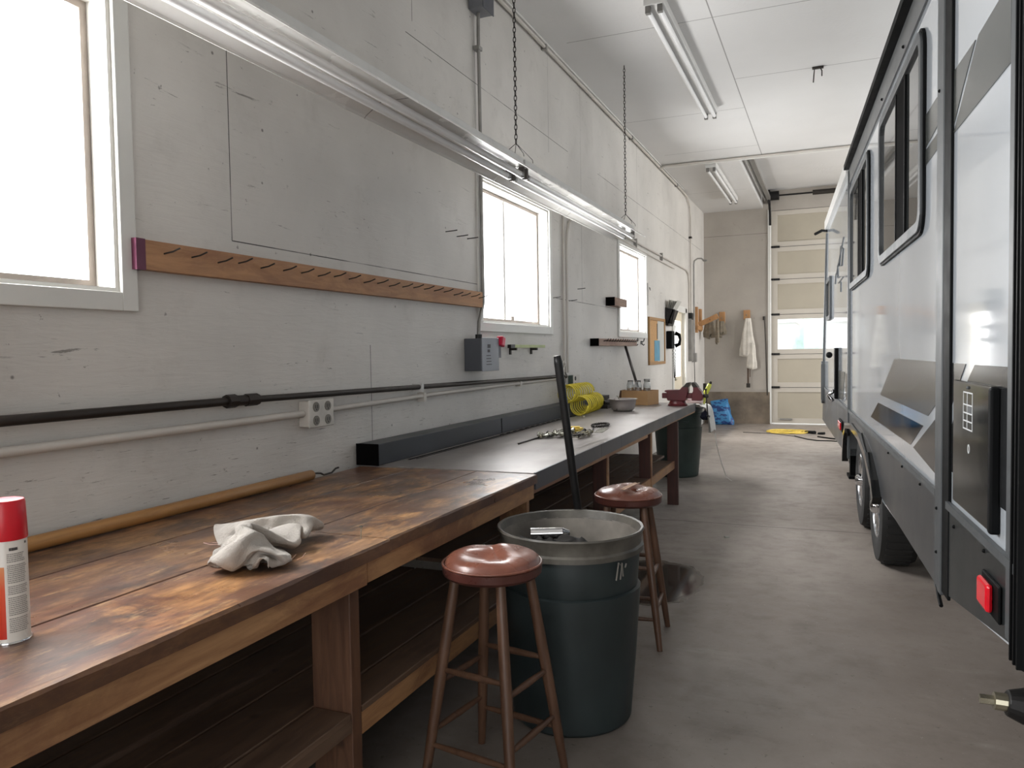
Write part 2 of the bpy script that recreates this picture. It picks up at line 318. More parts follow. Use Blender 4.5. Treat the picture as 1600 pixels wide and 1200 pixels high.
# ------------------------------------------------------------ mesh helpers
ORG = {}
class MB:
    def __init__(s): s.bm = bmesh.new()
    def box(s, x0, x1, y0, y1, z0, z1, rot=None, about=None):
        c = Vector(((x0+x1)/2, (y0+y1)/2, (z0+z1)/2))
        r = bmesh.ops.create_cube(s.bm, size=1)
        mt = Matrix.Translation(c) @ Matrix.Diagonal((abs(x1-x0), abs(y1-y0), abs(z1-z0), 1))
        if rot is not None:
            a = Vector(about) if about else c
            mt = Matrix.Translation(a) @ rot.to_4x4() @ Matrix.Translation(-a) @ mt
        bmesh.ops.transform(s.bm, matrix=mt, verts=r['verts']); return s
    def cyl(s, p0, p1, r0, r1=None, seg=16, caps=True):
        p0, p1 = Vector(p0), Vector(p1); r1 = r0 if r1 is None else r1
        d = p1-p0; q = d.to_track_quat('Z', 'Y').to_matrix().to_4x4()
        r = bmesh.ops.create_cone(s.bm, cap_ends=caps, segments=seg, radius1=r0, radius2=max(r1, 1e-5), depth=d.length)
        bmesh.ops.transform(s.bm, matrix=Matrix.Translation((p0+p1)/2) @ q, verts=r['verts']); return s
    def tube(s, pts, r, seg=8, closed=False):
        pts = [Vector(p) for p in pts]; n = len(pts); rings = []
        up = Vector((0, 0, 1)); prev = None
        for i, p in enumerate(pts):
            a = pts[(i-1) % n] if (closed or i > 0) else p
            b = pts[(i+1) % n] if (closed or i < n-1) else p
            t = (b-a).normalized()
            if prev is None:
                u = t.cross(up); u = u if u.length > .05 else t.cross(Vector((1, 0, 0)))
            else: u = prev - t*prev.dot(t)
            u.normalize(); prev = u; w = t.cross(u)
            rr = r[i] if isinstance(r, (list, tuple)) else r
            rings.append([s.bm.verts.new(p + u*cos(2*pi*k/seg)*rr + w*sin(2*pi*k/seg)*rr) for k in range(seg)])
        m = n if closed else n-1
        for i in range(m):
            A, B = rings[i], rings[(i+1) % n]
            for k in range(seg): s.bm.faces.new((A[k], A[(k+1) % seg], B[(k+1) % seg], B[k]))
        if not closed:
            s.bm.faces.new(rings[0][::-1]); s.bm.faces.new(rings[-1])
        return s
    def lathe(s, prof, c, seg=48, axis='z', wob=None, cap=True):
        c = Vector(c); rings = []
        for (r, h) in prof:
            ring = []
            for k in range(seg):
                a = 2*pi*k/seg
                rr = r*(1+(wob(a, h) if wob else 0))
                if axis == 'z': v = Vector((rr*cos(a), rr*sin(a), h))
                elif axis == 'y': v = Vector((rr*cos(a), h, rr*sin(a)))
                else: v = Vector((h, rr*cos(a), rr*sin(a)))
                ring.append(s.bm.verts.new(c+v))
            rings.append(ring)
        for i in range(len(rings)-1):
            A, B = rings[i], rings[i+1]
            for k in range(seg): s.bm.faces.new((A[k], A[(k+1) % seg], B[(k+1) % seg], B[k]))
        if cap and prof[0][0] > 1e-4: s.bm.faces.new(rings[0][::-1])
        if cap and prof[-1][0] > 1e-4: s.bm.faces.new(rings[-1])
        return s
    def prism(s, pts, lo, hi, plane='xz'):
        """polygon in plane, extruded along the third axis from lo to hi"""
        def P(a, b, h):
            return {'xz': (a, h, b), 'yz': (h, a, b), 'xy': (a, b, h)}[plane]
        A = [s.bm.verts.new(P(a, b, lo)) for a, b in pts]; B = [s.bm.verts.new(P(a, b, hi)) for a, b in pts]
        n = len(pts)
        s.bm.faces.new(A); s.bm.faces.new(B[::-1])
        for i in range(n): s.bm.faces.new((A[i], B[i], B[(i+1) % n], A[(i+1) % n]))
        return s
    def ringprism(s, outer, inner, lo, hi, plane='xz'):
        def P(a, b, h):
            return {'xz': (a, h, b), 'yz': (h, a, b), 'xy': (a, b, h)}[plane]
        n = len(outer)
        V = [[s.bm.verts.new(P(a, b, h)) for a, b in pl] for h in (lo, hi) for pl in (outer, inner)]
        ol, il, oh, ih = V
        for i in range(n):
            j = (i+1) % n
            for q in ((ol[i], ol[j], il[j], il[i]), (oh[i], ih[i], ih[j], oh[j]), (ol[i], oh[i], oh[j], ol[j]), (il[i], il[j], ih[j], ih[i])):
                s.bm.faces.new(q)
        return s
    def grid(s, fn, nu, nv):
        V = [[s.bm.verts.new(fn(i/nu, j/nv)) for j in range(nv+1)] for i in range(nu+1)]
        for i in range(nu):
            for j in range(nv): s.bm.faces.new((V[i][j], V[i+1][j], V[i+1][j+1], V[i][j+1]))
        return s
    def ball(s, c, r, sc=(1, 1, 1), seg=16):
        q = bmesh.ops.create_uvsphere(s.bm, u_segments=seg, v_segments=max(6, seg//2), radius=r)
        bmesh.ops.transform(s.bm, matrix=Matrix.Translation(Vector(c)) @ Matrix.Diagonal((*sc, 1)), verts=q['verts']); return s
    def build(s, name, mat, parent=None, local=False, smooth=False, bevel=0, sub=0, solid=0):
        org = Vector((0, 0, 0))
        if parent is not None and not local: org = ORG.get(parent.name, Vector((0, 0, 0)))
        if parent is None and not local:
            xs = [v.co for v in s.bm.verts]
            org = Vector(((min(v.x for v in xs)+max(v.x for v in xs))/2, (min(v.y for v in xs)+max(v.y for v in xs))/2, min(v.z for v in xs)))
        bmesh.ops.recalc_face_normals(s.bm, faces=s.bm.faces[:])
        if org.length: bmesh.ops.translate(s.bm, vec=-org, verts=s.bm.verts[:])
        me = bpy.data.meshes.new(name); s.bm.to_mesh(me); s.bm.free()
        o = bpy.data.objects.new(name, me); COL.objects.link(o)
        me.materials.append(M[mat] if isinstance(mat, str) else mat)
        if parent is not None: o.parent = parent
        else: o.location = org
        ORG[o.name] = org if not local else Vector((0, 0, 0))
        if smooth:
            for p in me.polygons: p.use_smooth = True
            if smooth is not True and bevel == 0:
                m = o.modifiers.new('split', 'EDGE_SPLIT'); m.split_angle = radians(smooth)
        if bevel:
            m = o.modifiers.new('bevel', 'BEVEL'); m.width = bevel; m.segments = 2; m.limit_method = 'ANGLE'
        if solid:
            m = o.modifiers.new('solid', 'SOLIDIFY'); m.thickness = solid; m.offset = 0
        if sub:
            m = o.modifiers.new('sub', 'SUBSURF'); m.levels = sub; m.render_levels = sub
        return o

def tag(o, label=None, cat=None, group=None, kind=None):
    if label: o['label'] = label
    if cat: o['category'] = cat
    if group: o['group'] = group
    if kind: o['kind'] = kind
    return o
def thing(name, loc, label, cat, group=None, rotz=0):
    o = bpy.data.objects.new(name, None); COL.objects.link(o); o.location = loc; o.rotation_euler = (0, 0, rotz)
    o.empty_display_size = .05
    ORG[o.name] = Vector(loc); return tag(o, label, cat, group)
def structure(o): o['kind'] = 'structure'; return o
def dup(root, loc, rotz, label, group=None):
    r = root.copy(); COL.objects.link(r); r.location = loc; r.rotation_euler = (0, 0, rotz); r['label'] = label
    if group: r['group'] = group
    def rec(src, dst):
        for ch in [c for c in bpy.data.objects if c.parent == src]:
            d = ch.copy(); COL.objects.link(d); d.parent = dst; rec(ch, d)
    rec(root, r); return r
def rrect(x0, x1, z0, z1, r, n=5):
    out = []
    for cx, cz, a0 in ((x1-r, z1-r, 0), (x0+r, z1-r, 90), (x0+r, z0+r, 180), (x1-r, z0+r, 270)):
        for i in range(n+1):
            a = radians(a0+90*i/n); out.append((cx+r*cos(a), cz+r*sin(a)))
    return out

# ------------------------------------------------------------ the room
H = 4.09; L = 15.4; XR = 7.2; YF = -5.0
HOLES = [(-3.0, -1.6, 1.68, 2.70), (.60, 1.97, 1.68, 2.70), (4.99, 6.41, 1.665, 2.68), (8.84, 10.22, 1.67, 2.695), (12.15, 13.25, 0, 2.10)]
m = MB(); y = YF
for a, b, z0, z1 in HOLES:
    m.box(-.14, 0, y, a, 0, 4.7); 
    if z0 > 0: m.box(-.14, 0, a, b, 0, z0)
    m.box(-.14, 0, a, b, z1, 4.7); y = b
m.box(-.14, 0, y, L+.14, 0, 4.7)
structure(m.build('wall_left', 'wall_left'))
m = MB(); m.box(0, 1.23, L, L+.14, .61, 4.7); m.box(1.23, 5.0, L, L+.14, 4.03, 4.7); m.box(5.0, XR, L, L+.14, 0, 4.7)
structure(m.build('wall_back', 'wall_back'))
structure(MB().box(0, 1.23, L-.03, L+.14, 0, .61).build('trim_1', 'concrete'))
structure(MB().box(0, 1.23, L-.012, L, .61, .66).build('trim_2', 'wall_back'))
RH = [(5.2, 7.4, 1.6, 3.1), (9.2, 11.0, 1.6, 3.1), (12.2, 14.6, 1.2, 3.3)]  # unseen openings, added so the far end gets brighter
m = MB(); y = YF
for a, b, z0, z1 in RH:
    m.box(XR, XR+.14, y, a, 0, 4.7); m.box(XR, XR+.14, a, b, 0, z0); m.box(XR, XR+.14, a, b, z1, 4.7); y = b
m.box(XR, XR+.14, y, L+.14, 0, 4.7)
structure(m.build('wall_right', 'wall_other'))
m = MB(); m.box(-.14, 1.2, YF-.14, YF, 0, 4.7); m.box(5.4, XR+.14, YF-.14, YF, 0, 4.7); m.box(1.2, 5.4, YF-.14, YF, 3.7, 4.7)
structure(m.build('wall_front', 'wall_other'))
m = MB(); m.box(-.14, XR+.14, YF-.14, 11.2, H, H+.6); m.box(-.14, 1.10, 11.2, L+.14, H, H+.6)
structure(m.build('ceiling', 'ceiling'))
structure(MB().box(1.10, XR+.14, 11.2, L+.14, 4.40, 4.7).build('ceiling_recess', 'ceiling'))
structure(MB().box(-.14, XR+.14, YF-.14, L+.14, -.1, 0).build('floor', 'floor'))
structure(MB().box(-30, 40, -40, 60, -.35, -.12).build('ground_outside', 'ground'))

def window(n, y0, y1, z0, z1, split, cas=.065, casL=True):
    t = bpy.data.objects.new('window_%d' % n, None); COL.objects.link(t); t['kind'] = 'structure'; ORG[t.name] = Vector((0, 0, 0))
    j = MB(); j.box(-.135, .0, y0, y0+.015, z0, z1); j.box(-.135, .0, y1-.015, y1, z0, z1)
    j.box(-.135, .0, y0+.015, y1-.015, z0, z0+.015); j.box(-.135, 0, y0+.015, y1-.015, z1-.015, z1)
    j.build('jamb', 'jamb', t)
    c = MB(); c.box(0, .018, y1, y1+cas, z0-cas, z1+cas); c.box(0, .018, y0-(cas if casL else .0), y1, z0-cas, z0); c.box(0, .018, y0-(cas if casL else .0), y1, z1, z1+cas)
    if casL: c.box(0, .018, y0-cas, y0, z0, z1)
    c.build('casing', 'trim_white', t, bevel=.003)
    a, b, e, g = y0+.015, y1-.015, z0+.015, z1-.015; w = .028
    s = MB(); s.box(-.13, -.09, a, a+w, e, g); s.box(-.13, -.09, b-w, b, e, g); s.box(-.13, -.09, a+w, b-w, e, e+w); s.box(-.13, -.09, a+w, b-w, g-w, g)
    s.build('window_frame', 'sash', t)
    if split: MB().box(-.125, -.085, split-.018, split+.018, e+w, g-w).build('mullion', 'jamb', t)
    MB().box(-.112, -.108, a+w, b-w, e+w, g-w).build('pane', 'glass', t)
    MB().box(-.10, -.085, (y0+y1)/2+.05, (y0+y1)/2+.11, e+w, e+w+.03).build('latch', 'sash', t)
window(1, *HOLES[1], 1.0)
window(2, *HOLES[2], 5.62, casL=True)
window(3, *HOLES[3], 9.22)
window(4, *HOLES[0], -2.3)  # unseen window added behind the camera to light trailer and bench top

# entry door in the left wall
d = bpy.data.objects.new('door_2', None); COL.objects.link(d); d['kind'] = 'structure'; ORG[d.name] = Vector((0, 0, 0))
y0, y1 = 12.19, 13.21
m = MB(); m.box(-.09, -.045, y0, y0+.14, 0.01, 2.06); m.box(-.09, -.045, y1-.14, y1, 0.01, 2.06); m.box(-.09, -.045, y0+.14, y1-.14, .01, 1.0); m.box(-.09, -.045, y0+.14, y1-.14, 1.92, 2.06)
m.build('door_leaf', 'cream_paint', d, bevel=.003)
MB().box(-.07, -.064, y0+.14, y1-.14, 1.0, 1.92).build('pane', 'glass', d)
m = MB(); m.box(-.14, .02, 12.07, 12.19, 0, 2.14); m.box(-.14, .02, 13.21, 13.33, 0, 2.14); m.box(-.14, .02, 12.07, 13.33, 2.06, 2.16)
m.build('door_frame', 'trim_white', d, bevel=.003)
m = MB(); m.cyl((-.045, 12.26, .98), (.0, 12.26, .98), .012); m.ball((.015, 12.26, .98), .028); m.build('knob', 'brass', d, smooth=True)

# overhead sectional door in the back wall
d = bpy.data.objects.new('door_1', None); COL.objects.link(d); d['kind'] = 'structure'; ORG[d.name] = Vector((0, 0, 0))
zs = [0.02, .70, 1.33, 2.08, 2.74, 3.35, 4.03]
cols = [1.24, 2.45, 3.65, 4.99]
for i in range(6):
    z0, z1 = zs[i]+.002, zs[i+1]-.002
    fr = MB()
    for c0, c1 in zip(cols, cols[1:]):
        fr.box(c0, c0+.12, L+.02, L+.07, z0, z1)
    fr.box(cols[-1]-.06, cols[-1], L+.02, L+.07, z0, z1)
    fr.box(1.24, 4.99, L+.021, L+.069, z0, z0+.09); fr.box(1.24, 4.99, L+.021, L+.069, z1-.09, z1)
    s_ = fr.build('door_section', 'door_rail', d)
    MB().box(1.24, 4.99, L+.045, L+.065, zs[i+1]-.012, zs[i+1]+.012).build('weather_strip', 'door_rail', s_)
    MB().box(1.24, 4.99, L+.016, L+.021, zs[i+1]-.006, zs[i+1]+.001).build('section_joint', 'ink', s_)
    pn = MB()
    for c0, c1 in zip(cols, cols[1:]):
        pn.box(c0+.11, c1+.01, L+.042, L+.05, z0+.08, z1-.08)
    if i == 2: pn.build('pane', 'glass', s_)
    else: pn.build('panel', 'door_panel', s_)
for z in zs[1:6]:
    MB().box(1.24, 1.40, L+.005, L+.02, z-.02, z+.02).box(1.24, 1.29, L-.02, L+.01, z-.012, z+.012).build('hinge', 'black_metal', d)
MB().box(1.40, 1.62, L-.01, L+.02, .08, .11).build('handle', 'galv', d)
# guide rails
t = thing('door_track', (1.24, 15.3, 0), 'grey steel guide track running up beside the overhead door and back along the ceiling recess', 'door track')
pts = [(1.235, 15.33, .02), (1.235, 15.33, 3.75), (1.235, 15.25, 3.98), (1.235, 15.05, 4.16), (1.235, 14.8, 4.22), (1.235, 11.1, 4.22)]
m = MB(); m.tube(pts[:2], .014, 6); m.build('vertical_track', 'trim_white', t)
m = MB(); m.box(1.205, 1.265, 11.22, 15.0, 4.17, 4.23); m.box(1.16, 1.175, 11.22, 15.0, 4.15, 4.25); m.build('ceiling_track', 'galv', t)
m = MB(); m.tube([(1.235, 15.33, 3.75), (1.235, 15.28, 3.98), (1.235, 15.15, 4.14), (1.235, 14.95, 4.2)], .022, 6); m.build('curved_track', 'black_metal', t)
t = thing('torsion_spring', (1.3, 15.25, 4.25), 'black torsion spring shaft with drum above the overhead door', 'door spring')
MB().cyl((1.24, 15.25, 4.28), (5.0, 15.25, 4.28), .016, seg=10).build('shaft', 'black_metal', t)
MB().cyl((1.98, 15.25, 4.28), (3.4, 15.25, 4.28), .045, seg=14).build('spring', 'dark_parts', t)
MB().cyl((1.24, 15.25, 4.28), (1.40, 15.25, 4.28), .085, seg=18).build('drum', 'black_metal', t)
MB().box(1.20, 1.24, 15.2, 15.39, 4.15, 4.39).build('bracket', 'black_metal', t)

# ------------------------------------------------------------ wall fittings (left wall)
# nail board
t = thing('hook_board', (.0, 2.0, 1.82), 'long orange-brown pine board of bent nails below the plywood seam, maroon painted end', 'hook board')
m = MB(); m.box(.001, .04, 2.02, 4.93, 1.765, 1.872); m.build('board', 'pine', t, bevel=.002)
MB().box(.0005, .0412, 2.012, 2.052, 1.763, 1.874).build('painted_end', 'maroon', t)
random.seed(3)
for i in range(22):
    yy = 2.14 + i*.1295 + random.uniform(-.012, .012)
    zz = 1.828+random.uniform(-.006, .006)
    MB().tube([(.03, yy, zz), (.075, yy+.01, zz+.008), (.10, yy+.02, zz+.02)], .0032, 6).build('nail', 'dark_parts', t)
# dark gas pipe
t = thing('iron_pipe', (.03, 1.4, 1.26), 'thin black iron pipe running the length of the wall above the pale conduit', 'pipe')
MB().cyl((.045, -4.9, 1.285), (.045, 2.50, 1.268), .017, seg=12).build('pipe_run', 'iron_pipe', t, smooth=40)
MB().cyl((.045, 2.50, 1.268), (.045, 6.72, 1.222), .0145, seg=12).build('pipe_run', 'iron_pipe', t, smooth=40)
m = MB(); m.cyl((.045, 2.42, 1.268), (.045, 2.47, 1.268), .028, seg=8); m.cyl((.045, 2.47, 1.268), (.045, 2.53, 1.267), .022, seg=14); m.cyl((.045, 2.53, 1.267), (.045, 2.60, 1.267), .026, seg=8); m.build('union', 'iron_pipe', t)
MB().box(0, .065, 3.99, 4.015, 1.225, 1.272).build('clamp', 'white_enamel', t)
m = MB(); m.cyl((.045, 6.62, 1.222), (.045, 6.70, 1.222), .026, seg=8); m.cyl((.045, 6.66, 1.16), (.045, 6.66, 1.26), .018); m.build('valve', 'dark_parts', t)
# white conduit + outlet box
t = thing('painted_conduit', (.02, 1.4, 1.17), 'cream painted electrical conduit running low on the wall into the outlet box', 'conduit')
MB().cyl((.03, -4.9, 1.165), (.03, 2.92, 1.178), .0165, seg=12).build('conduit_run', 'conduit_paint', t, smooth=40)
MB().tube([(.03, 3.12, 1.182), (.03, 4.2, 1.197), (.03, 5.4, 1.203), (.03, 6.66, 1.205)], .0135, 10).build('conduit_run', 'conduit_paint', t, smooth=40)
MB().box(0, .046, 5.6, 5.63, 1.18, 1.235).build('strap_clip', 'conduit_paint', t)
MB().box(0, .046, 4.05, 4.08, 1.16, 1.215).build('strap_clip', 'conduit_paint', t)
t = thing('outlet_box', (.03, 3.0, 1.17), 'square surface outlet box with four round sockets on the conduit above the wooden bench', 'electrical outlet')
MB().box(0, .055, 2.93, 3.11, 1.115, 1.235).build('back_box', 'conduit_paint', t, bevel=.004)
pl = MB().box(.056, .066, 2.925, 3.115, 1.11, 1.24).build('cover_plate', 'outlet_white', t, bevel=.004)
for yy in (2.975, 3.065):
    for zz in (1.143, 1.207):
        m = MB(); m.cyl((.066, yy, zz), (.0695, yy, zz), .023, seg=20); sk = m.build('socket', 'outlet_dark', t)
        m = MB(); m.box(.0695, .0705, yy-.010, yy-.006, zz-.006, zz+.010); m.box(.0695, .0705, yy+.005, yy+.009, zz-.006, zz+.010); m.cyl((.0695, yy, zz-.012), (.0705, yy, zz-.012), .004, seg=8); m.build('slots', 'ink', t)
# disconnect switch
t = thing('disconnect_switch', (.05, 4.9, 1.43), 'grey metal disconnect switch box with crimson lever under the middle window', 'switch box')
MB().box(0, .13, 4.70, 4.97, 1.325, 1.545).build('enclosure', 'box_dark', t, bevel=.004)
MB().box(.131, .138, 4.695, 4.975, 1.322, 1.55).build('lid', 'box_grey', t, bevel=.002)
m = MB(); m.box(.10, .135, 4.985, 5.02, 1.41, 1.52); m.build('lever_bracket', 'box_dark', t)
m = MB(); m.box(.11, .16, 4.99, 5.045, 1.49, 1.56, rot=Matrix.Rotation(radians(-18), 3, 'X')); m.build('lever', 'crimson', t, bevel=.008)
m = MB(); m.cyl((.05, 4.83, 1.545), (.05, 4.83, 1.575), .024, seg=14); m.build('connector', 'black_metal', t)
m = MB(); m.box(.138, .1385, 4.78, 4.83, 1.48, 1.505); m.box(.138, .1385, 4.78, 4.82, 1.45, 1.47)
random.seed(5)
for i in range(4): m.box(.138, .1385, 4.76, 4.80+random.random()*.05, 1.425-i*.02, 1.431-i*.02)
m.build('printed_label', 'ink', t)
# conduit up from switch box to box near the ceiling
t = thing('riser_conduit', (.03, 4.92, 2.7), 'grey conduit rising from the switch box past the middle window edge to the ceiling box', 'conduit')
MB().tube([(.05, 4.83, 1.57), (.05, 4.84, 1.66), (.034, 4.92, 1.74), (.034, 4.948, 1.80), (.034, 4.95, 3.0), (.034, 4.945, 3.66), (.038, 4.94, 3.74), (.04, 4.94, 3.80)], .0125, 10).build('conduit_run', 'galv', t, smooth=40)
MB().box(0, .048, 4.92, 4.98, 3.55, 3.575).build('strap_clip', 'galv', t)
t = thing('junction_box', (.05, 4.95, 3.85), 'grey junction box high on the wall above the middle window', 'electrical box')
MB().box(0, .11, 4.86, 5.03, 3.80, 4.0).build('enclosure', 'box_grey', t, bevel=.006)
MB().box(.11, .117, 4.855, 5.035, 3.795, 4.005).build('lid', 'box_dark', t, bevel=.003)
# green strip on brackets
t = thing('wall_strip', (.03, 5.77, 1.49), 'narrow pale green strip resting on two small brackets below the middle window', 'wall rack')
MB().box(.035, .06, 5.42, 6.14, 1.482, 1.505).build('strip', 'level_green', t, bevel=.002)
MB().box(.033, .062, 5.38, 5.46, 1.48, 1.507).build('end_cap', 'black_metal', t)
for yy in (5.5, 5.95):
    m = MB(); m.box(0, .06, yy-.012, yy+.012, 1.462, 1.482); m.box(0, .012, yy-.012, yy+.012, 1.43, 1.475); m.build('bracket', 'dark_parts', t)
# twin conduits right of window 2
t = thing('wall_conduit', (.02, 6.8, 2.0), 'pair of thin painted conduits dropping down the wall between the middle and far windows', 'conduit')
MB().cyl((.02, 6.76, 1.22), (.02, 6.78, 2.9), .012, seg=10).build('conduit_run', 'conduit_paint', t, smooth=40)
MB().tube([(.02, 6.86, 1.25), (.02, 6.87, 2.45), (.02, 6.89, 2.56), (.02, 6.95, 2.66), (.02, 7.05, 2.70), (.02, 7.3, 2.76)], .012, 10).build('conduit_run', 'conduit_paint', t, smooth=40)
t = thing('outlet_box', (.03, 7.0, 1.17), 'green-grey outlet box on the wall just above the yellow air hose', 'electrical outlet')
MB().box(0, .05, 6.92, 7.10, 1.10, 1.22).build('back_box', 'can_green2', t, bevel=.004)
MB().box(.05, .056, 6.915, 7.105, 1.095, 1.225).build('cover_plate', 'conduit_paint', t, bevel=.002)
m = MB(); m.cyl((.056, 6.97, 1.19), (.06, 6.97, 1.19), .02); m.build('socket', 'ink', t)
m = MB(); m.cyl((.056, 6.97, 1.13), (.06, 6.97, 1.13), .02); m.build('socket', 'ink', t)
o = MB().tube([(.04, 6.68, 1.36), (.05, 6.60, 1.33), (.055, 6.58, 1.25), (.05, 6.66, 1.18), (.05, 6.72, 1.25), (.05, 6.70, 1.33), (.06, 6.62, 1.30), (.06, 6.64, 1.14), (.04, 6.70, 1.08), (.03, 6.63, 1.03), (.03, 6.60, 1.0)], .007, 7).build('hanging_cable', 'conduit_paint', smooth=True)
tag(o, 'tangled cream cable hanging over the pipe valve behind the black stick', 'cable')
# ceiling-corner conduit, horizontal one, vertical ones
t = thing('corner_conduit', (.03, 8, 4.05), 'long conduit following the top corner of the wall and bending down near the far end', 'conduit')
MB().tube([(.03, -4.9, 4.055), (.03, 12.9, 4.055), (.03, 13.35, 4.04), (.03, 13.62, 3.93), (.03, 13.7, 3.75), (.03, 13.7, 2.085)], .015, 8).build('conduit_run', 'conduit_paint', t, smooth=40)
structure(MB().box(0, .05, -4.9, 13.0, 4.074, 4.0895).build('trim_5', 'trim_white'))
for yy in (6.3, 9.4, 12.4): MB().box(0, .05, yy, yy+.03, 4.03, 4.075).build('strap_clip', 'galv', t)
MB().box(.0, .05, 13.66, 13.74, 3.38, 3.41).build('strap_clip', 'dark_parts', t)
t = thing('wall_conduit', (.03, 11.5, 2.8), 'twin horizontal conduits running behind the hanging lights to an elbow above the door', 'conduit')
MB().tube([(.02, 7.3, 2.82), (.02, 13.3, 2.80), (.02, 13.5, 2.74), (.02, 13.58, 2.6), (.02, 13.58, 2.0)], .014, 8).build('conduit_run', 'conduit_paint', t, smooth=40)
MB().cyl((.02, 7.3, 2.76), (.02, 12.2, 2.72), .010, seg=8).build('conduit_run', 'conduit_paint', t, smooth=40)
for yy in (9.6, 11.2): MB().box(0, .04, yy, yy+.03, 2.74, 2.85).build('strap_clip', 'galv', t)
t = thing('switch_raceway', (.03, 13.64, 1.6), 'tall narrow grey metal switch raceway on the wall right of the door', 'switch box')
MB().box(0, .06, 13.55, 13.73, 1.24, 1.98).build('raceway', 'galv', t, bevel=.004)
MB().box(0, .07, 13.56, 13.70, 1.96, 2.08).build('switch', 'black_metal', t, bevel=.006)
t = thing('hooked_pipe', (.04, 13.95, 2.2), 'thin upright grey pipe with a hooked top at the far end of the wall', 'pipe')
MB().tube([(.04, 13.95, 1.36), (.04, 13.95, 2.95), (.05, 13.96, 3.02), (.10, 14.0, 3.06), (.16, 14.02, 3.06), (.20, 14.03, 3.03)], .014, 8).build('pipe_run', 'galv', t, smooth=40)
MB().ball((.22, 14.03, 3.02), .03, (1.4, 1, .7)).build('hook_end', 'galv', t, smooth=True)
MB().box(0, .08, 13.90, 14.02, 1.22, 1.38).build('end_box', 'galv', t, bevel=.005)
MB().tube([(.04, 13.95, 1.22), (.045, 13.96, .9), (.04, 13.95, .4), (.04, 13.94, .05)], .007, 6).build('cable', 'dark_parts', t)
# ceiling cross conduit + beam edge
o = MB().tube([(.03, 11.08, 4.03), (.10, 11.1, 4.06), (.3, 11.12, 4.07), (7.1, 11.12, 4.07)], .014, 8).build('ceiling_conduit', 'conduit_paint', smooth=40)
tag(o, 'white conduit crossing the ceiling from wall to camper just before the recess', 'conduit')
structure(MB().box(0.02, XR, 11.145, 11.205, 4.055, 4.089).build('trim_3', 'trim_white'))
# ceiling hook
o = MB().tube([(2.14, 7.93, 3.95), (2.145, 7.93, 4.02), (2.15, 7.93, 4.075), (2.20, 7.93, 4.08), (2.215, 7.93, 4.05), (2.215, 7.93, 4.0)], .006, 6).box(2.13, 2.23, 7.91, 7.95, 4.075, 4.089).build('ceiling_hook', 'dark_parts')
tag(o, 'small dark metal hook screwed into the bare ceiling', 'hook')

# wood blocks with nails near the far window
t = thing('nail_block', (.02, 8.5, 2.0), 'short weathered wood block mounted beside the far window', 'wood block')
MB().box(.0, .10, 8.27, 8.82, 1.945, 2.035).build('block', 'old_block', t, bevel=.003)
MB().box(-.0, .102, 8.265, 8.275, 1.943, 2.037).build('block_end', 'slot', t)
t = thing('nail_block', (.02, 8.5, 1.55), 'longer weathered board of rusty nails below the far window', 'hook board')
MB().box(.0, .09, 7.66, 9.35, 1.50, 1.575).build('block', 'old_block', t, bevel=.003)
MB().box(-.0, .092, 7.655, 7.665, 1.498, 1.577).build('block_end', 'slot', t)
for i in range(14):
    yy = 7.85+i*.105
    MB().tube([(.08, yy, 1.548), (.13, yy+.01, 1.556), (.14, yy+.01, 1.575)], .0045, 5).build('nail', 'dark_parts', t)
# loose wall nails
for i, (yy, zz, lb) in enumerate(((4.46, 2.236, 'leftmost of the small nails in the wall before the middle window'), (4.62, 2.226, 'middle one of the three small nails beside the middle window'), (4.78, 2.232, 'small nail closest to the left edge of the middle window'),
        (6.5, 1.93, 'small bare nail in the wall just past the middle window casing'), (6.98, 1.93, 'small bare nail right of the two painted drop conduits'), (7.25, 2.06, 'small bare nail on the wall short of the weathered block'))):
    o = MB().tube([(-.005, yy, zz-.004), (.05, yy+.01, zz), (.075, yy+.02, zz+.004)], .0035, 6).build('wall_nail', 'dark_parts'); tag(o, lb, 'nail', 'bare nails in the left wall')
# coat hooks below window 3
for yy, lb in ((9.62, 'small black wall hook nearer the weathered nail board'), (9.98, 'small black wall hook nearer the cork board')):
    o = MB().box(0, .008, yy-.05, yy+.05, 1.525, 1.565).tube([(.005, yy, 1.56), (.03, yy, 1.56), (.04, yy, 1.60)], .007, 6).tube([(.005, yy, 1.53), (.03, yy, 1.51), (.04, yy, 1.525)], .007, 6).build('coat_hook', 'black_metal'); tag(o, lb, 'hook', 'black hooks under the far window')
o = MB().tube([(.008, 10.33, 2.05), (.01, 10.33, 2.35)], .006, 5).tube([(.008, 10.45, 2.3), (.02, 10.46, 2.26), (.01, 10.47, 2.3)], .004, 5).build('hanging_wire', 'dark_parts'); tag(o, 'thin dark wire hanging on the wall right of the far window', 'wire')
# cork board
t = thing('cork_board', (.01, 10.9, 1.57), 'wood framed cork notice board with blue paper between far window and wall phone', 'notice board')
m = MB(); m.box(0, .025, 10.37, 10.42, 1.24, 1.90); m.box(0, .025, 11.40, 11.45, 1.24, 1.90); m.box(0, .025, 10.42, 11.40, 1.24, 1.28); m.box(0, .025, 10.42, 11.40, 1.86, 1.90); m.build('frame', 'frame_wood', t, bevel=.003)
MB().box(0, .012, 10.42, 10.95, 1.28, 1.86).build('cork_panel', 'cork', t)
MB().box(0, .0125, 10.95, 11.40, 1.28, 1.86).build('white_panel', 'paper', t)
MB().box(.013, .016, 10.72, 11.08, 1.29, 1.58).build('blue_paper', 'blue_paper', t)
MB().box(.013, .016, 10.9, 10.94, 1.6, 1.82).build('pinned_strip', 'dark_parts', t)
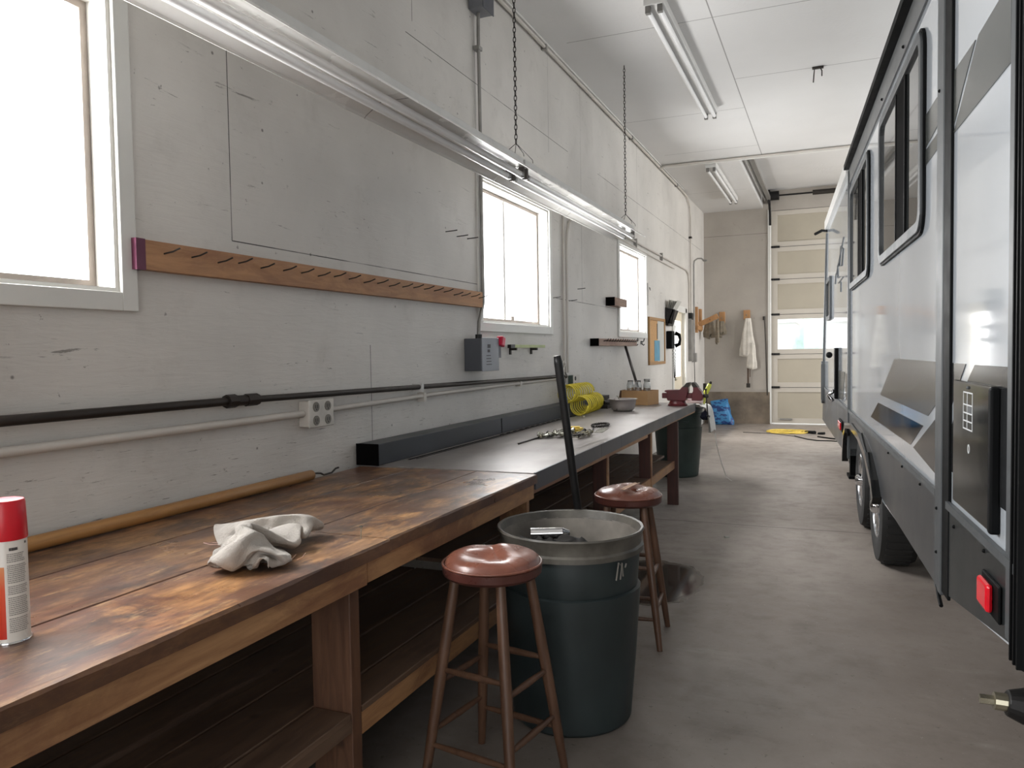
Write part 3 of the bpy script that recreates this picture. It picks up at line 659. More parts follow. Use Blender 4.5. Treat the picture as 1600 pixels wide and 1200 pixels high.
# wall file with papers
t = thing('wall_file', (.03, 11.75, 1.95), 'black wall pocket stuffed with papers above the wall phone', 'file holder')
m = MB(); m.box(0, .01, 11.55, 11.95, 1.82, 2.08); m.box(.0, .13, 11.55, 11.56, 1.84, 2.06, rot=Matrix.Rotation(radians(12), 3, 'Y')); m.box(.07, .085, 11.55, 11.95, 1.80, 2.05, rot=Matrix.Rotation(radians(20), 3, 'Y')); m.build('pocket', 'black_metal', t)
for i in range(5):
    m = MB(); m.box(.03+i*.018, .034+i*.018, 11.57, 11.90, 1.88, 2.18+.02*random.random(), rot=Matrix.Rotation(radians(10+i*5), 3, 'Y')); m.build('paper_sheet', 'paper', t)
# phone
t = thing('wall_phone', (.05, 11.75, 1.6), 'black wall telephone with coiled cord hanging beside the door', 'telephone')
MB().box(0, .09, 11.62, 11.82, 1.46, 1.73).build('phone_body', 'rv_rubber', t, bevel=.015)
m = MB(); m.tube([(.09, 11.86, 1.50), (.15, 11.87, 1.53), (.165, 11.87, 1.60), (.15, 11.87, 1.67), (.09, 11.86, 1.70)], [.034, .03, .02, .03, .034], 10); m.build('handset', 'rv_rubber', t, smooth=True)
pts = []
for i in range(160):
    u = i/159; a = u*60*pi
    base = Vector((.10, 11.66+.20*u, 1.46-.44*(1-(2*u-1)**2)))
    pts.append(base+Vector((.009*cos(a), .009*sin(a), 0)))
MB().tube(pts, .0045, 4).build('coiled_cord', 'rv_rubber', t)
# leaning stick
o = MB().tube([(.43, 8.12, .90), (.25, 8.5, 1.19), (.06, 8.9, 1.49)], .016, 8).build('leaning_stick', 'dark_parts', smooth=True)
tag(o, 'dark slender stick leaning from the jar box up to the weathered nail board', 'stick')

# ------------------------------------------------------------ hanging fluorescent lights
def fluoro(y0, y1, label):
    xc = .53; zb = 2.505
    t = thing('shop_light', (xc, (y0+y1)/2, zb), label, 'fluorescent light', 'hanging shop lights over the bench')
    prof = [(xc-.16, zb), (xc-.155, zb+.012), (xc-.075, zb+.062), (xc+.075, zb+.062), (xc+.155, zb+.012), (xc+.16, zb), (xc+.157, zb), (xc+.15, zb+.009), (xc+.073, zb+.058), (xc-.073, zb+.058), (xc-.15, zb+.009), (xc-.157, zb)]
    m = MB(); m.prism(prof, y0, y1, 'xz'); m.build('reflector', 'reflector', t)
    m = MB(); m.box(xc-.05, xc+.05, y0+.01, y1-.01, zb+.063, zb+.115); m.build('ballast_housing', 'white_enamel', t, bevel=.003)
    for dx in (-.042, .042):
        MB().cyl((xc+dx, y0+.06, zb+.012), (xc+dx, y1-.06, zb+.012), .019, seg=16).build('tube', 'tube_glass', t, smooth=40)
        m = MB()
        for a, b in ((y0+.035, y0+.06), (y1-.06, y1-.035)): m.cyl((xc+dx, a, zb+.012), (xc+dx, b, zb+.012), .0195, seg=14)
        m.build('tube_caps', 'tube_cap', t)
        for a, b in ((y0+.012, y0+.034), (y1-.034, y1-.012)):
            MB().box(xc+dx-.017, xc+dx+.017, a, b, zb-.006, zb+.058).build('lamp_socket', 'socket_grey', t, bevel=.003)
    MB().prism([(a_, b_-.0012) for a_, b_ in prof], (y0+y1)/2-.0015, (y0+y1)/2+.0015, 'xz').build('hood_seam', 'socket_grey', t)
    return t
fluoro(1.56, 4.385, 'nearer of the two hanging shop lights, running past the close window')
fluoro(4.40, 7.20, 'farther of the two hanging shop lights, ending before the far window')
def chain(y, z0, label):
    x = .53
    t = thing('light_chain', (x, y, z0), label, 'chain', 'chains holding the hanging lights')
    m = MB(); z = z0+.11; k = 0
    while z < H-.01:
        pts = []
        for i in range(8):
            a = 2*pi*i/8; u = .0085*cos(a); w = .019*sin(a)
            pts.append((x+(u if k % 2 else 0), y+(0 if k % 2 else u), z+w))
        m.tube(pts, .0028, 4, closed=True); z += .029; k += 1
    m.build('links', 'dark_parts', t)
    for dx, dy in ((-.07, -.06), (.07, -.06), (-.05, .09), (.06, .12)):
        MB().tube([(x, y, z0+.10), (x+dx, y+dy, z0+.02), (x+dx*1.05, y+dy, z0)], .0022, 5).build('wire_hanger', 'dark_parts', t)
chain(4.385, 2.615, 'dark chain holding the hanging lights where the two fixtures meet')
chain(7.08, 2.615, 'dark chain at the far end of the farther hanging light')
# surface mounted ceiling lights
def ceil_light(xc, y0, y1, label):
    t = thing('ceiling_light', (xc, (y0+y1)/2, 3.98), label, 'fluorescent light', 'bare tube lights on the ceiling')
    MB().box(xc-.075, xc+.075, y0, y1, 4.015, 4.088).build('housing', 'white_enamel', t, bevel=.004)
    for dx in (-.045, .045):
        MB().cyl((xc+dx, y0+.05, 3.985), (xc+dx, y1-.05, 3.985), .019, seg=14).build('tube', 'tube_glass', t, smooth=40)
        for a, b in ((y0+.01, y0+.05), (y1-.05, y1-.01)):
            MB().box(xc+dx-.02, xc+dx+.02, a, b, 3.96, 4.016).build('lamp_socket', 'socket_grey', t, bevel=.004)
ceil_light(1.075, 5.80, 8.75, 'two-tube ceiling light over the aisle, the closer one')
ceil_light(.72, 11.25, 14.0, 'two-tube ceiling light near the back wall beside the ceiling recess')

# ------------------------------------------------------------ wooden workbench
ZT = .87; SEAM = 3.385
def worn_box(m, x0, x1, y0, y1, z0, z1, seed, n=60, amp=.004, edges=True):
    """long plank whose front top edge is nibbled and worn"""
    rnd = random.Random(seed)
    cs = []
    for i in range(n+1):
        y = y0+(y1-y0)*i/n
        a = amp*(.5+.9*noise.noise(Vector((y*3.1, seed, 0))))+amp*.5*noise.noise(Vector((y*14, seed, 2)))
        a = max(0.0008, a+.001)
        cs.append([(x0, y, z0), (x1, y, z0), (x1-.2*a, y, z1-1.6*a), (x1-1.5*a, y, z1-.15*a), (x0+.002, y, z1), (x0, y, z1-.003)])
    R = [[m.bm.verts.new(p) for p in c] for c in cs]
    k = 6
    for i in range(n):
        for j in range(k): m.bm.faces.new((R[i][j], R[i][(j+1) % k], R[i+1][(j+1) % k], R[i+1][j]))
    m.bm.faces.new(R[0]); m.bm.faces.new(R[-1][::-1])
wb = thing('workbench', (.5, 1.2, 0), 'heavy oil-stained wooden workbench of thick worn planks along the wall', 'workbench')
m = MB()
worn_box(m, .035, .335, -.6, SEAM, ZT-.042, ZT-.003, 1)
worn_box(m, .352, .694, -.6, SEAM, ZT-.042, ZT, 2)
worn_box(m, .700, 1.022, -.6, 2.06, ZT-.042, ZT, 3, 90, .007)
worn_box(m, .700, 1.016, 2.066, SEAM, ZT-.042, ZT, 4, 60, .006)
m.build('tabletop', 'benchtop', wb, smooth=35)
MB().box(.975, 1.004, -.6, 1.955, .752, ZT-.043).build('apron', 'apron', wb, bevel=.003)
MB().box(.972, 1.000, 1.962, SEAM-.005, .755, ZT-.043).build('apron', 'apron', wb, bevel=.003)
for yy in (.1, 1.93): MB().box(.05, .97, yy-.02, yy+.02, .70, ZT-.043).build('cross_brace', 'post', wb)
m = MB(); m.box(.83, .972, 1.905, 1.955, .0, .752); m.build('leg', 'post', wb, bevel=.003)
m = MB(); m.box(.83, .972, 3.355, 3.39, .0, ZT-.043); m.build('leg', 'apron', wb, bevel=.003)
for yy in (1.93, 3.36): MB().box(.06, .15, yy-.02, yy+.03, 0, ZT-.043).build('leg', 'post', wb)
MB().box(.83, .97, -.35, -.30, 0, .752).build('leg', 'post', wb)
m = MB()
for a, b in ((.10, .36), (.37, .63), (.64, .83)): worn_box(m, a, b, -.5, 3.35, .352, .372, int(a*100), 20, .002)
worn_box(m, .84, .97, -.5, 1.90, .352, .372, 77, 20, .002); worn_box(m, .84, .97, 1.96, 3.35, .352, .372, 78, 20, .002)
m.build('shelf', 'shelf', wb)
MB().box(.945, .971, -.5, 1.904, .315, .353).build('shelf_rail', 'shelf', wb)
MB().box(.945, .971, 1.956, 3.35, .285, .353).build('shelf_rail', 'apron', wb)
for (bx_, by_) in ((.985, 1.86), (.986, 1.90)): pass
# ------------------------------------------------------------ steel topped bench
sb = thing('steel_bench', (.5, 5.8, 0), 'longer workbench topped with grey sheet steel beyond the wooden bench', 'workbench')
YE = 8.28
m = MB(); m.prism([(.02, SEAM+.006), (1.005, SEAM+.006), (.965, YE), (.02, YE)], ZT-.03, ZT+.004, 'xy'); m.build('tabletop', 'steel_top', sb, bevel=.002)
m = MB()
for a, b in ((SEAM+.006, 4.55), (4.553, 5.05), (5.053, YE)):
    f = lambda y: 1.006-.04*(y-SEAM)/(YE-SEAM)
    m.prism([(f(a)-.01, a), (f(a), a), (f(b), b), (f(b)-.01, b)], ZT-.075, ZT+.006, 'xy')
m.box(.02, .97, YE, YE+.006, ZT-.075, ZT+.006)
m.build('steel_fascia', 'steel_dark', sb)
MB().box(.955, .985, SEAM+.01, 5.9, ZT-.10, ZT-.032).build('apron', 'apron', sb)
MB().box(.94, .965, 5.9, YE-.02, ZT-.09, ZT-.032).build('apron', 'apron', sb)
sp = MB(); sp.box(.012, .145, SEAM-.005, 7.85, ZT+.005, .985); sp.build('backsplash', 'steel_splash', sb, bevel=.003)
MB().box(.011, .146, SEAM-.009, SEAM-.004, ZT+.004, .986).build('backsplash_end', 'slot', sb)
MB().box(.146, .1468, 4.98, 4.99, ZT+.01, .984).build('backsplash_seam', 'slot', sb)
m = MB(); m.box(.176, .190, 3.62, 6.6, ZT+.0045, ZT+.0062); m.box(.205, .211, 3.66, 6.6, ZT+.0045, ZT+.006)
for i in range(14): m.box(.165, .176, 4.9+i*.12, 4.96+i*.12, ZT+.0045, ZT+.006)
m.build('slot_track', 'slot', sb)
for yy, mt in ((4.83, 'post_red'), (6.14, 'post_red'), (7.17, 'post_red')):
    lx = .985 if yy > 7 else .962
    MB().box(lx-.10, lx-.008, yy-.02, yy+.02, 0, ZT-.075 if yy < 7 else ZT-.092).build('leg', mt, sb, bevel=.003)
    MB().box(lx-.008, lx, yy-.021, yy+.021, 0, ZT-.078 if yy < 7 else ZT-.092).build('leg_edge', 'apron' if yy < 6.5 else 'post_red', sb)
    MB().box(.06, .15, yy-.02, yy+.02, 0, ZT-.032).build('leg', 'post', sb)
for yy in (4.83, 6.14, 7.17): MB().box(.15, .80, yy-.02, yy+.02, ZT-.11, ZT-.032).build('cross_brace', 'post', sb)
m = MB()
for a, b in ((.10, .33), (.34, .56), (.57, .79)): worn_box(m, a, b, 3.40, 7.5, .395, .415, int(a*77), 20, .002)
m.build('shelf', 'shelf', sb)
MB().box(.80, .94, 6.18, 7.14, .395, .415).box(.80, .94, 4.87, 6.1, .395, .415).box(.80, .94, 3.41, 4.79, .395, .415).build('shelf_front', 'shelf', sb)
MB().box(.945, .957, 4.86, 6.11, .33, .415).build('shelf_rail', 'apron', sb)
MB().box(.945, .957, 6.17, 7.14, .345, .415).build('shelf_rail', 'apron', sb)
MB().tube([(.5, 7.6, .78), (.62, 7.2, .42)], .010, 6).build('diagonal_brace', 'galv', sb)
# things on the wooden bench
t = thing('broom_pole', (.07, 2.2, ZT), 'long round wooden pole lying against the wall at the back of the bench', 'pole')
MB().tube([(.064, .9, ZT+.0225), (.064, 1.6, ZT+.0225), (.064, 2.3, ZT+.0225), (.064, 2.93, ZT+.0225)], .0235, 14).build('pole', 'handle_wood', t, smooth=True)
MB().tube([(.064, 2.93, ZT+.03), (.064, 3.0, ZT+.02), (.06, 3.03, ZT+.008), (.055, 3.1, ZT+.008), (.05, 3.14, ZT+.022), (.045, 3.17, ZT+.022)], .0045, 6).build('wire_hook', 'dark_parts', t)
o = MB().cyl((.93, 2.035, ZT-.01), (.932, 2.035, ZT+.036), .0018, seg=8).cyl((.932, 2.035, ZT+.036), (.932, 2.035, ZT+.039), .005, seg=10).build('upright_nail', 'zinc_parts')
tag(o, 'small nail standing upright in the bench top beside the rag', 'nail')
# spray can
sx, sy = .728, 1.053; R = .037
t = thing('spray_can', (sx, sy, ZT), 'white aerosol spray can with tall red cap standing on the wooden bench', 'spray can')
MB().lathe([(R-.003, 0), (R, .004), (R, .006), (R-.002, .010), (R-.002, .212), (R-.004, .217)], (sx, sy, ZT), 48).build('can_body', 'label_white', t, smooth=35)
MB().lathe([(R+.001, 0), (R+.0015, .004), (R-.002, .007)], (sx, sy, ZT), 48, cap=False).build('base_rim', 'chrome', t, smooth=True)
MB().lathe([(R-.001, .212), (R, .215), (R-.0025, .288), (R-.005, .293)], (sx, sy, ZT), 48).build('cap', 'red_plastic', t, smooth=35)
MB().lathe([(R-.005, .293), (R-.012, .2945), (0, .2945)], (sx, sy, ZT), 48).build('cap_top', 'red_top', t, smooth=35)
def arc_patch(m, a0, a1, z0, z1, r, n=10):
    for i in range(n):
        A0, A1 = a0+(a1-a0)*i/n, a0+(a1-a0)*(i+1)/n
        vs = [m.bm.verts.new((sx+r*cos(a), sy+r*sin(a), ZT+z)) for a, z in ((A0, z0), (A1, z0), (A1, z1), (A0, z1))]
        m.bm.faces.new(vs)
AC = math.atan2(-sy, 2.3-sx)      # side of the can turned to the aisle
m = MB(); arc_patch(m, AC-1.5, AC-.22, .012, .160, R-.0017, 16); m.build('orange_panel', 'label_orange', t)
random.seed(11)
m = MB()
for i in range(42):
    z = .186-i*.0039
    if i in (5, 16, 22, 33): continue
    a = AC-.08+random.uniform(0, .02)
    end = AC+(1.0 if i > 5 else .9)+random.uniform(-.12, .06)
    while a < end:
        b = a+random.uniform(.04, .14); arc_patch(m, a, min(b, end), z-.002, z, R-.0016, 2); a = b+.018
m.build('fine_print', 'ink_light', t)
m = MB(); 
a = AC+.05
for w_ in (.05, .04, .04, .06, .04, .05, .05, .03):
    arc_patch(m, a, a+w_, .192, .198, R-.0015, 2); a += w_+.012
a = AC+.95
for w_ in (.04, .05, .04): arc_patch(m, a, a+w_, .202, .207, R-.0015, 2); a += w_+.012
m.build('bold_print', 'ink', t)
# rag
# folded cloth: 33 x 24 points, millimetres
RAG = [
    78, -79, 9, 90, -72, 16, 94, -65, 26, 108, -70, 31, 123, -72, 31, 132, -84, 25, 140, -90, 14, 152, -99, 9, 163, -104, 9, 178, -113, 9, 180, -116, 25, 178, -119, 30, 166, -129, 40, 154, -128, 28, 144, -131, 19, 138, -128, 4, 120, -125, 2, 106, -118, 5, 95, -121, 17, 80, -117, 24, 79, -115, 36, 87, -112, 49, 98, -108, 60, 101, -106, 72,
    84, -89, 12, 93, -75, 9, 100, -61, 16, 109, -62, 32, 119, -72, 24, 131, -76, 23, 145, -83, 19, 152, -92, 9, 166, -98, 16, 167, -114, 14, 177, -111, 23, 176, -113, 33, 168, -119, 32, 163, -131, 23, 149, -130, 13, 138, -121, 10, 126, -119, 2, 113, -120, 12, 96, -114, 15, 84, -110, 20, 89, -110, 34, 91, -109, 44, 102, -114, 55, 108, -108, 72,
    87, -92, 19, 99, -82, 18, 109, -72, 14, 116, -59, 20, 126, -62, 31, 132, -71, 19, 136, -81, 8, 149, -89, 3, 163, -97, 3, 177, -102, 9, 171, -106, 23, 171, -103, 32, 161, -113, 39, 155, -120, 30, 153, -118, 15, 145, -116, 4, 131, -109, 6, 116, -111, 13, 104, -108, 15, 91, -99, 18, 92, -107, 29, 94, -100, 43, 103, -100, 55, 114, -107, 62,
    91, -98, 3, 105, -93, 9, 117, -83, 14, 124, -69, 18, 134, -63, 21, 142, -63, 26, 147, -73, 18, 152, -76, 10, 164, -80, 5, 168, -88, 11, 170, -89, 22, 157, -96, 23, 153, -99, 34, 147, -111, 36, 142, -113, 25, 138, -117, 21, 131, -117, 12, 121, -117, 20, 106, -118, 26, 92, -119, 24, 102, -114, 31, 102, -116, 38, 110, -111, 46, 120, -106, 57,
    81, -84, 3, 97, -79, 3, 112, -75, 6, 127, -69, 3, 136, -69, 5, 147, -64, 14, 156, -58, 21, 163, -68, 15, 173, -65, 3, 175, -74, 13, 167, -75, 17, 154, -76, 24, 142, -86, 29, 133, -98, 32, 131, -113, 37, 128, -118, 26, 122, -129, 17, 115, -134, 5, 101, -130, 9, 99, -139, 21, 101, -136, 31, 114, -133, 36, 108, -131, 48, 120, -127, 58,
    74, -70, 4, 88, -67, 5, 103, -62, 3, 118, -57, 3, 132, -54, 10, 147, -56, 8, 160, -58, 5, 170, -55, 14, 180, -62, 16, 191, -72, 15, 181, -83, 21, 169, -87, 30, 156, -92, 39, 144, -101, 45, 132, -110, 45, 124, -121, 38, 118, -132, 30, 110, -141, 20, 106, -147, 8, 94, -151, 8, 102, -151, 18, 114, -150, 27, 112, -149, 43, 119, -146, 57,
    74, -65, 8, 86, -56, 5, 95, -54, 6, 113, -54, 11, 128, -49, 8, 141, -45, 3, 157, -45, 4, 173, -45, 8, 186, -52, 16, 186, -65, 28, 187, -81, 33, 182, -96, 33, 168, -101, 40, 155, -112, 43, 144, -118, 50, 139, -124, 36, 132, -132, 25, 125, -138, 12, 116, -148, 7, 106, -159, 5, 96, -163, 14, 105, -156, 26, 116, -160, 36, 124, -153, 50,
    68, -57, 9, 80, -52, 6, 94, -46, 13, 111, -47, 6, 123, -39, 10, 139, -39, 11, 153, -39, 13, 164, -48, 18, 178, -53, 17, 178, -62, 30, 181, -77, 36, 175, -92, 38, 176, -107, 45, 162, -115, 45, 150, -125, 51, 139, -130, 45, 132, -139, 34, 127, -147, 22, 118, -154, 10, 112, -160, 2, 107, -168, 17, 108, -163, 26, 108, -161, 43, 123, -165, 48,
    69, -53, 14, 77, -44, 9, 91, -41, 4, 107, -38, 8, 122, -35, 3, 137, -33, 4, 151, -32, 7, 163, -37, 17, 171, -47, 27, 170, -63, 28, 169, -77, 31, 168, -91, 38, 167, -100, 51, 163, -117, 54, 156, -131, 49, 142, -137, 44, 138, -141, 33, 134, -148, 21, 127, -159, 12, 118, -168, 10, 107, -176, 13, 105, -174, 29, 116, -168, 38, 117, -171, 54,
    65, -39, 3, 74, -30, 12, 88, -24, 13, 104, -20, 9, 118, -18, 4, 132, -18, 9, 142, -23, 18, 148, -35, 25, 152, -50, 27, 152, -62, 36, 150, -77, 36, 150, -85, 48, 147, -99, 52, 144, -114, 56, 141, -130, 59, 136, -139, 48, 129, -150, 41, 132, -161, 34, 137, -171, 26, 124, -180, 23, 116, -188, 18, 106, -182, 23, 109, -186, 37, 100, -178, 48,
    53, -19, 3, 67, -11, 4, 80, -4, 5, 96, 1, 4, 106, -5, 15, 114, -16, 22, 121, -26, 20, 126, -39, 18, 126, -50, 29, 126, -62, 38, 124, -75, 46, 124, -87, 53, 124, -100, 61, 127, -114, 65, 132, -128, 69, 139, -139, 63, 146, -152, 59, 140, -166, 56, 129, -177, 51, 117, -187, 45, 105, -195, 37, 93, -200, 29, 86, -188, 24, 78, -183, 35,
    42, 1, 3, 55, 10, 4, 68, 11, 10, 76, -3, 14, 83, -15, 21, 91, -28, 25, 98, -40, 20, 105, -50, 26, 108, -55, 41, 113, -63, 54, 119, -71, 67, 128, -80, 77, 135, -94, 82, 139, -109, 84, 142, -124, 87, 138, -140, 87, 131, -153, 84, 120, -163, 78, 108, -168, 69, 96, -174, 60, 84, -179, 51, 73, -184, 41, 63, -188, 31, 60, -191, 17,
    31, 18, 6, 43, 17, 15, 51, 3, 11, 60, -12, 10, 65, -26, 16, 72, -40, 21, 78, -53, 22, 83, -63, 29, 90, -73, 39, 96, -82, 52, 105, -91, 62, 112, -99, 73, 118, -110, 81, 115, -114, 96, 116, -125, 90, 114, -136, 81, 112, -149, 74, 111, -145, 61, 99, -152, 57, 87, -151, 52, 83, -157, 38, 74, -162, 28, 61, -165, 21, 49, -169, 12,
    25, 22, 15, 32, 7, 16, 39, -6, 15, 46, -20, 12, 56, -31, 6, 63, -48, 9, 63, -59, 20, 69, -70, 30, 76, -78, 42, 84, -85, 55, 91, -92, 68, 99, -99, 80, 111, -107, 86, 101, -117, 92, 104, -130, 100, 101, -141, 89, 104, -139, 78, 109, -135, 64, 101, -138, 51, 89, -142, 40, 85, -142, 33, 80, -150, 18, 67, -155, 10, 53, -160, 4,
    21, 21, 21, 29, 9, 21, 37, -4, 20, 50, -15, 21, 53, -33, 18, 56, -48, 10, 57, -53, 24, 63, -62, 35, 71, -70, 46, 79, -78, 59, 87, -85, 72, 97, -91, 83, 108, -97, 93, 100, -111, 97, 93, -125, 103, 90, -137, 94, 99, -135, 82, 98, -129, 68, 98, -130, 54, 92, -133, 42, 87, -136, 31, 81, -143, 17, 68, -148, 8, 53, -151, 3,
    14, 15, 26, 27, 9, 29, 43, 3, 29, 46, -14, 26, 42, -29, 21, 44, -43, 17, 49, -56, 23, 55, -64, 33, 62, -73, 45, 70, -80, 57, 77, -86, 70, 85, -91, 83, 93, -97, 94, 94, -105, 99, 88, -117, 99, 81, -128, 93, 85, -128, 80, 94, -119, 72, 95, -121, 57, 95, -120, 42, 86, -122, 29, 76, -128, 19, 64, -134, 11, 51, -140, 10,
    23, 19, 34, 25, 18, 43, 34, 6, 46, 43, -6, 41, 49, -18, 32, 56, -29, 24, 65, -40, 26, 62, -43, 38, 73, -53, 41, 81, -59, 54, 89, -64, 67, 97, -69, 80, 93, -73, 93, 84, -85, 95, 77, -95, 98, 70, -104, 90, 63, -115, 87, 68, -113, 72, 69, -120, 61, 74, -133, 53, 71, -136, 39, 61, -131, 30, 49, -126, 21, 40, -120, 9,
    16, 25, 14, 27, 28, 21, 39, 18, 23, 50, 17, 31, 56, 7, 23, 66, -2, 28, 74, -13, 25, 78, -17, 37, 89, -28, 35, 97, -33, 48, 100, -36, 64, 90, -40, 74, 84, -53, 71, 74, -61, 76, 62, -67, 85, 54, -79, 80, 46, -92, 74, 40, -105, 68, 37, -120, 63, 39, -133, 55, 43, -140, 43, 40, -152, 34, 37, -156, 18, 35, -153, 4,
    14, 46, 4, 26, 41, 7, 39, 35, 5, 53, 31, 8, 61, 26, 10, 74, 19, 10, 83, 14, 18, 94, 7, 24, 104, -1, 30, 101, -3, 46, 88, -10, 52, 79, -22, 50, 69, -32, 52, 61, -32, 65, 58, -47, 58, 52, -60, 53, 46, -74, 47, 41, -87, 40, 34, -100, 34, 25, -112, 32, 16, -124, 30, 18, -130, 20, 8, -142, 18, 4, -151, 6,
    15, 67, 3, 28, 61, 5, 39, 54, 8, 52, 50, 7, 66, 46, 2, 80, 40, 5, 91, 33, 12, 103, 28, 16, 101, 25, 29, 90, 14, 29, 77, 4, 33, 65, -6, 35, 54, -15, 39, 44, -26, 44, 38, -38, 51, 30, -45, 52, 24, -57, 45, 28, -65, 32, 18, -77, 30, 8, -89, 29, -1, -101, 27, -1, -109, 14, -11, -122, 15, -14, -131, 3,
    6, 64, 11, 21, 59, 10, 34, 52, 12, 46, 44, 13, 61, 41, 8, 79, 38, 12, 91, 42, 18, 102, 40, 24, 102, 32, 31, 90, 24, 35, 78, 13, 38, 67, 2, 43, 56, -7, 48, 46, -16, 56, 34, -25, 56, 28, -32, 45, 19, -43, 39, 19, -51, 35, 7, -63, 34, -2, -76, 31, -9, -89, 29, -11, -97, 15, -19, -110, 17, -24, -122, 9,
    7, 59, 3, 20, 53, 11, 31, 48, 16, 45, 42, 22, 59, 45, 16, 74, 45, 16, 88, 47, 20, 98, 46, 30, 100, 38, 37, 85, 32, 36, 78, 19, 44, 67, 8, 48, 55, -2, 53, 43, -10, 60, 31, -18, 56, 21, -26, 45, 17, -35, 38, 15, -46, 34, 4, -57, 29, -5, -70, 24, -9, -82, 19, -18, -92, 16, -23, -104, 13, -30, -116, 7,
    0, 45, 4, 12, 41, 14, 26, 35, 15, 39, 33, 21, 53, 38, 27, 67, 47, 29, 75, 49, 31, 84, 48, 38, 91, 50, 45, 79, 42, 45, 68, 31, 47, 56, 21, 47, 45, 11, 51, 34, 1, 52, 23, -10, 54, 11, -21, 54, 5, -33, 44, 2, -41, 30, -6, -54, 34, -13, -67, 33, -21, -78, 24, -23, -87, 12, -27, -97, 3, -36, -109, 3,
    -13, 33, 14, -1, 36, 24, 13, 41, 31, 25, 48, 35, 38, 55, 39, 50, 64, 38, 60, 69, 33, 68, 68, 46, 73, 68, 53, 66, 58, 61, 54, 48, 61, 41, 39, 58, 29, 30, 55, 17, 21, 51, 14, 9, 42, 6, -2, 35, -6, -12, 37, -17, -24, 34, -23, -38, 27, -24, -50, 17, -30, -61, 8, -39, -71, 4, -47, -83, 4, -56, -95, 5,
    -23, 60, 20, -9, 63, 19, 0, 67, 29, 15, 68, 26, 30, 68, 22, 45, 70, 22, 59, 73, 27, 64, 80, 41, 59, 85, 52, 46, 80, 59, 33, 70, 61, 23, 57, 59, 13, 45, 55, 4, 33, 50, -6, 24, 44, -16, 14, 36, -25, 4, 28, -31, -8, 19, -36, -19, 9, -43, -30, 4, -54, -41, 4, -63, -53, 4, -71, -64, 6, -78, -76, 12,
    -28, 85, 35, -18, 90, 23, -4, 92, 16, 11, 94, 12, 27, 96, 12, 41, 98, 15, 56, 99, 11, 46, 93, 22, 36, 91, 32, 30, 85, 31, 16, 81, 38, 6, 73, 40, -2, 64, 38, -12, 54, 35, -17, 46, 24, -26, 37, 16, -37, 26, 12, -47, 13, 11, -54, -1, 15, -59, -14, 21, -64, -28, 26, -74, -40, 26, -82, -42, 15, -88, -50, 6,
    -28, 109, 46, -15, 112, 35, -4, 115, 25, 10, 110, 31, 24, 116, 27, 37, 121, 22, 50, 118, 29, 46, 108, 39, 31, 113, 38, 24, 99, 44, 11, 89, 45, -3, 82, 45, -17, 79, 42, -27, 68, 39, -28, 52, 39, -36, 38, 39, -48, 29, 35, -62, 23, 29, -63, 10, 33, -68, -4, 38, -79, -16, 38, -91, -28, 34, -94, -38, 23, -97, -38, 7,
    -27, 125, 51, -11, 125, 46, 1, 127, 37, 9, 117, 26, 21, 126, 27, 31, 129, 36, 48, 125, 36, 38, 117, 46, 32, 109, 52, 17, 109, 55, 5, 97, 54, -8, 86, 56, -12, 73, 52, -20, 61, 50, -37, 57, 52, -46, 47, 45, -52, 33, 45, -57, 21, 37, -69, 10, 38, -74, -1, 35, -81, -10, 25, -87, -24, 22, -98, -34, 17, -106, -47, 11,
    -29, 133, 48, -12, 132, 44, 1, 133, 34, 4, 126, 22, 21, 131, 19, 34, 137, 28, 43, 133, 44, 37, 125, 48, 32, 115, 61, 17, 108, 62, 4, 98, 63, -7, 86, 64, -19, 76, 61, -20, 58, 58, -37, 55, 60, -50, 45, 54, -55, 31, 50, -59, 21, 48, -74, 14, 44, -78, -2, 40, -89, -4, 27, -91, -18, 18, -99, -31, 12, -112, -41, 8,
    -20, 140, 51, -16, 139, 37, -9, 133, 24, 7, 133, 20, 16, 137, 31, 27, 142, 36, 34, 136, 48, 37, 130, 62, 28, 119, 70, 18, 107, 73, 9, 94, 75, -2, 82, 75, -14, 71, 75, -27, 59, 74, -39, 51, 70, -47, 37, 72, -56, 25, 68, -65, 13, 64, -75, 2, 58, -85, -9, 50, -95, -17, 41, -104, -22, 30, -113, -26, 18, -123, -32, 7,
    -24, 155, 40, -15, 151, 30, -1, 152, 25, 8, 150, 16, 21, 150, 24, 26, 152, 40, 30, 154, 56, 18, 144, 64, 8, 132, 66, -2, 120, 68, -11, 108, 68, -21, 96, 66, -32, 85, 66, -45, 74, 66, -56, 63, 65, -66, 51, 62, -77, 40, 62, -88, 28, 63, -98, 17, 61, -108, 6, 55, -118, -2, 47, -127, -11, 38, -136, -19, 30, -145, -26, 19,
    -28, 174, 27, -16, 172, 17, -3, 172, 14, 9, 174, 20, 19, 176, 27, 19, 177, 43, 7, 169, 52, -4, 157, 54, -15, 146, 58, -25, 134, 59, -33, 121, 55, -41, 109, 50, -51, 98, 46, -62, 86, 42, -73, 75, 40, -84, 65, 38, -96, 54, 39, -108, 45, 43, -121, 38, 50, -133, 28, 52, -143, 18, 49, -152, 9, 41, -161, 0, 32, -171, -12, 29,
    -31, 191, 12, -16, 194, 10, -3, 196, 12, 6, 198, 19, 8, 198, 30, -2, 192, 39, -13, 180, 39, -25, 169, 42, -36, 159, 48, -45, 146, 46, -52, 134, 40, -60, 122, 34, -71, 110, 29, -81, 99, 24, -92, 89, 21, -104, 79, 20, -117, 70, 22, -130, 63, 27, -142, 56, 33, -154, 48, 39, -165, 39, 43, -176, 28, 42, -185, 15, 42, -191, 1, 46,
]
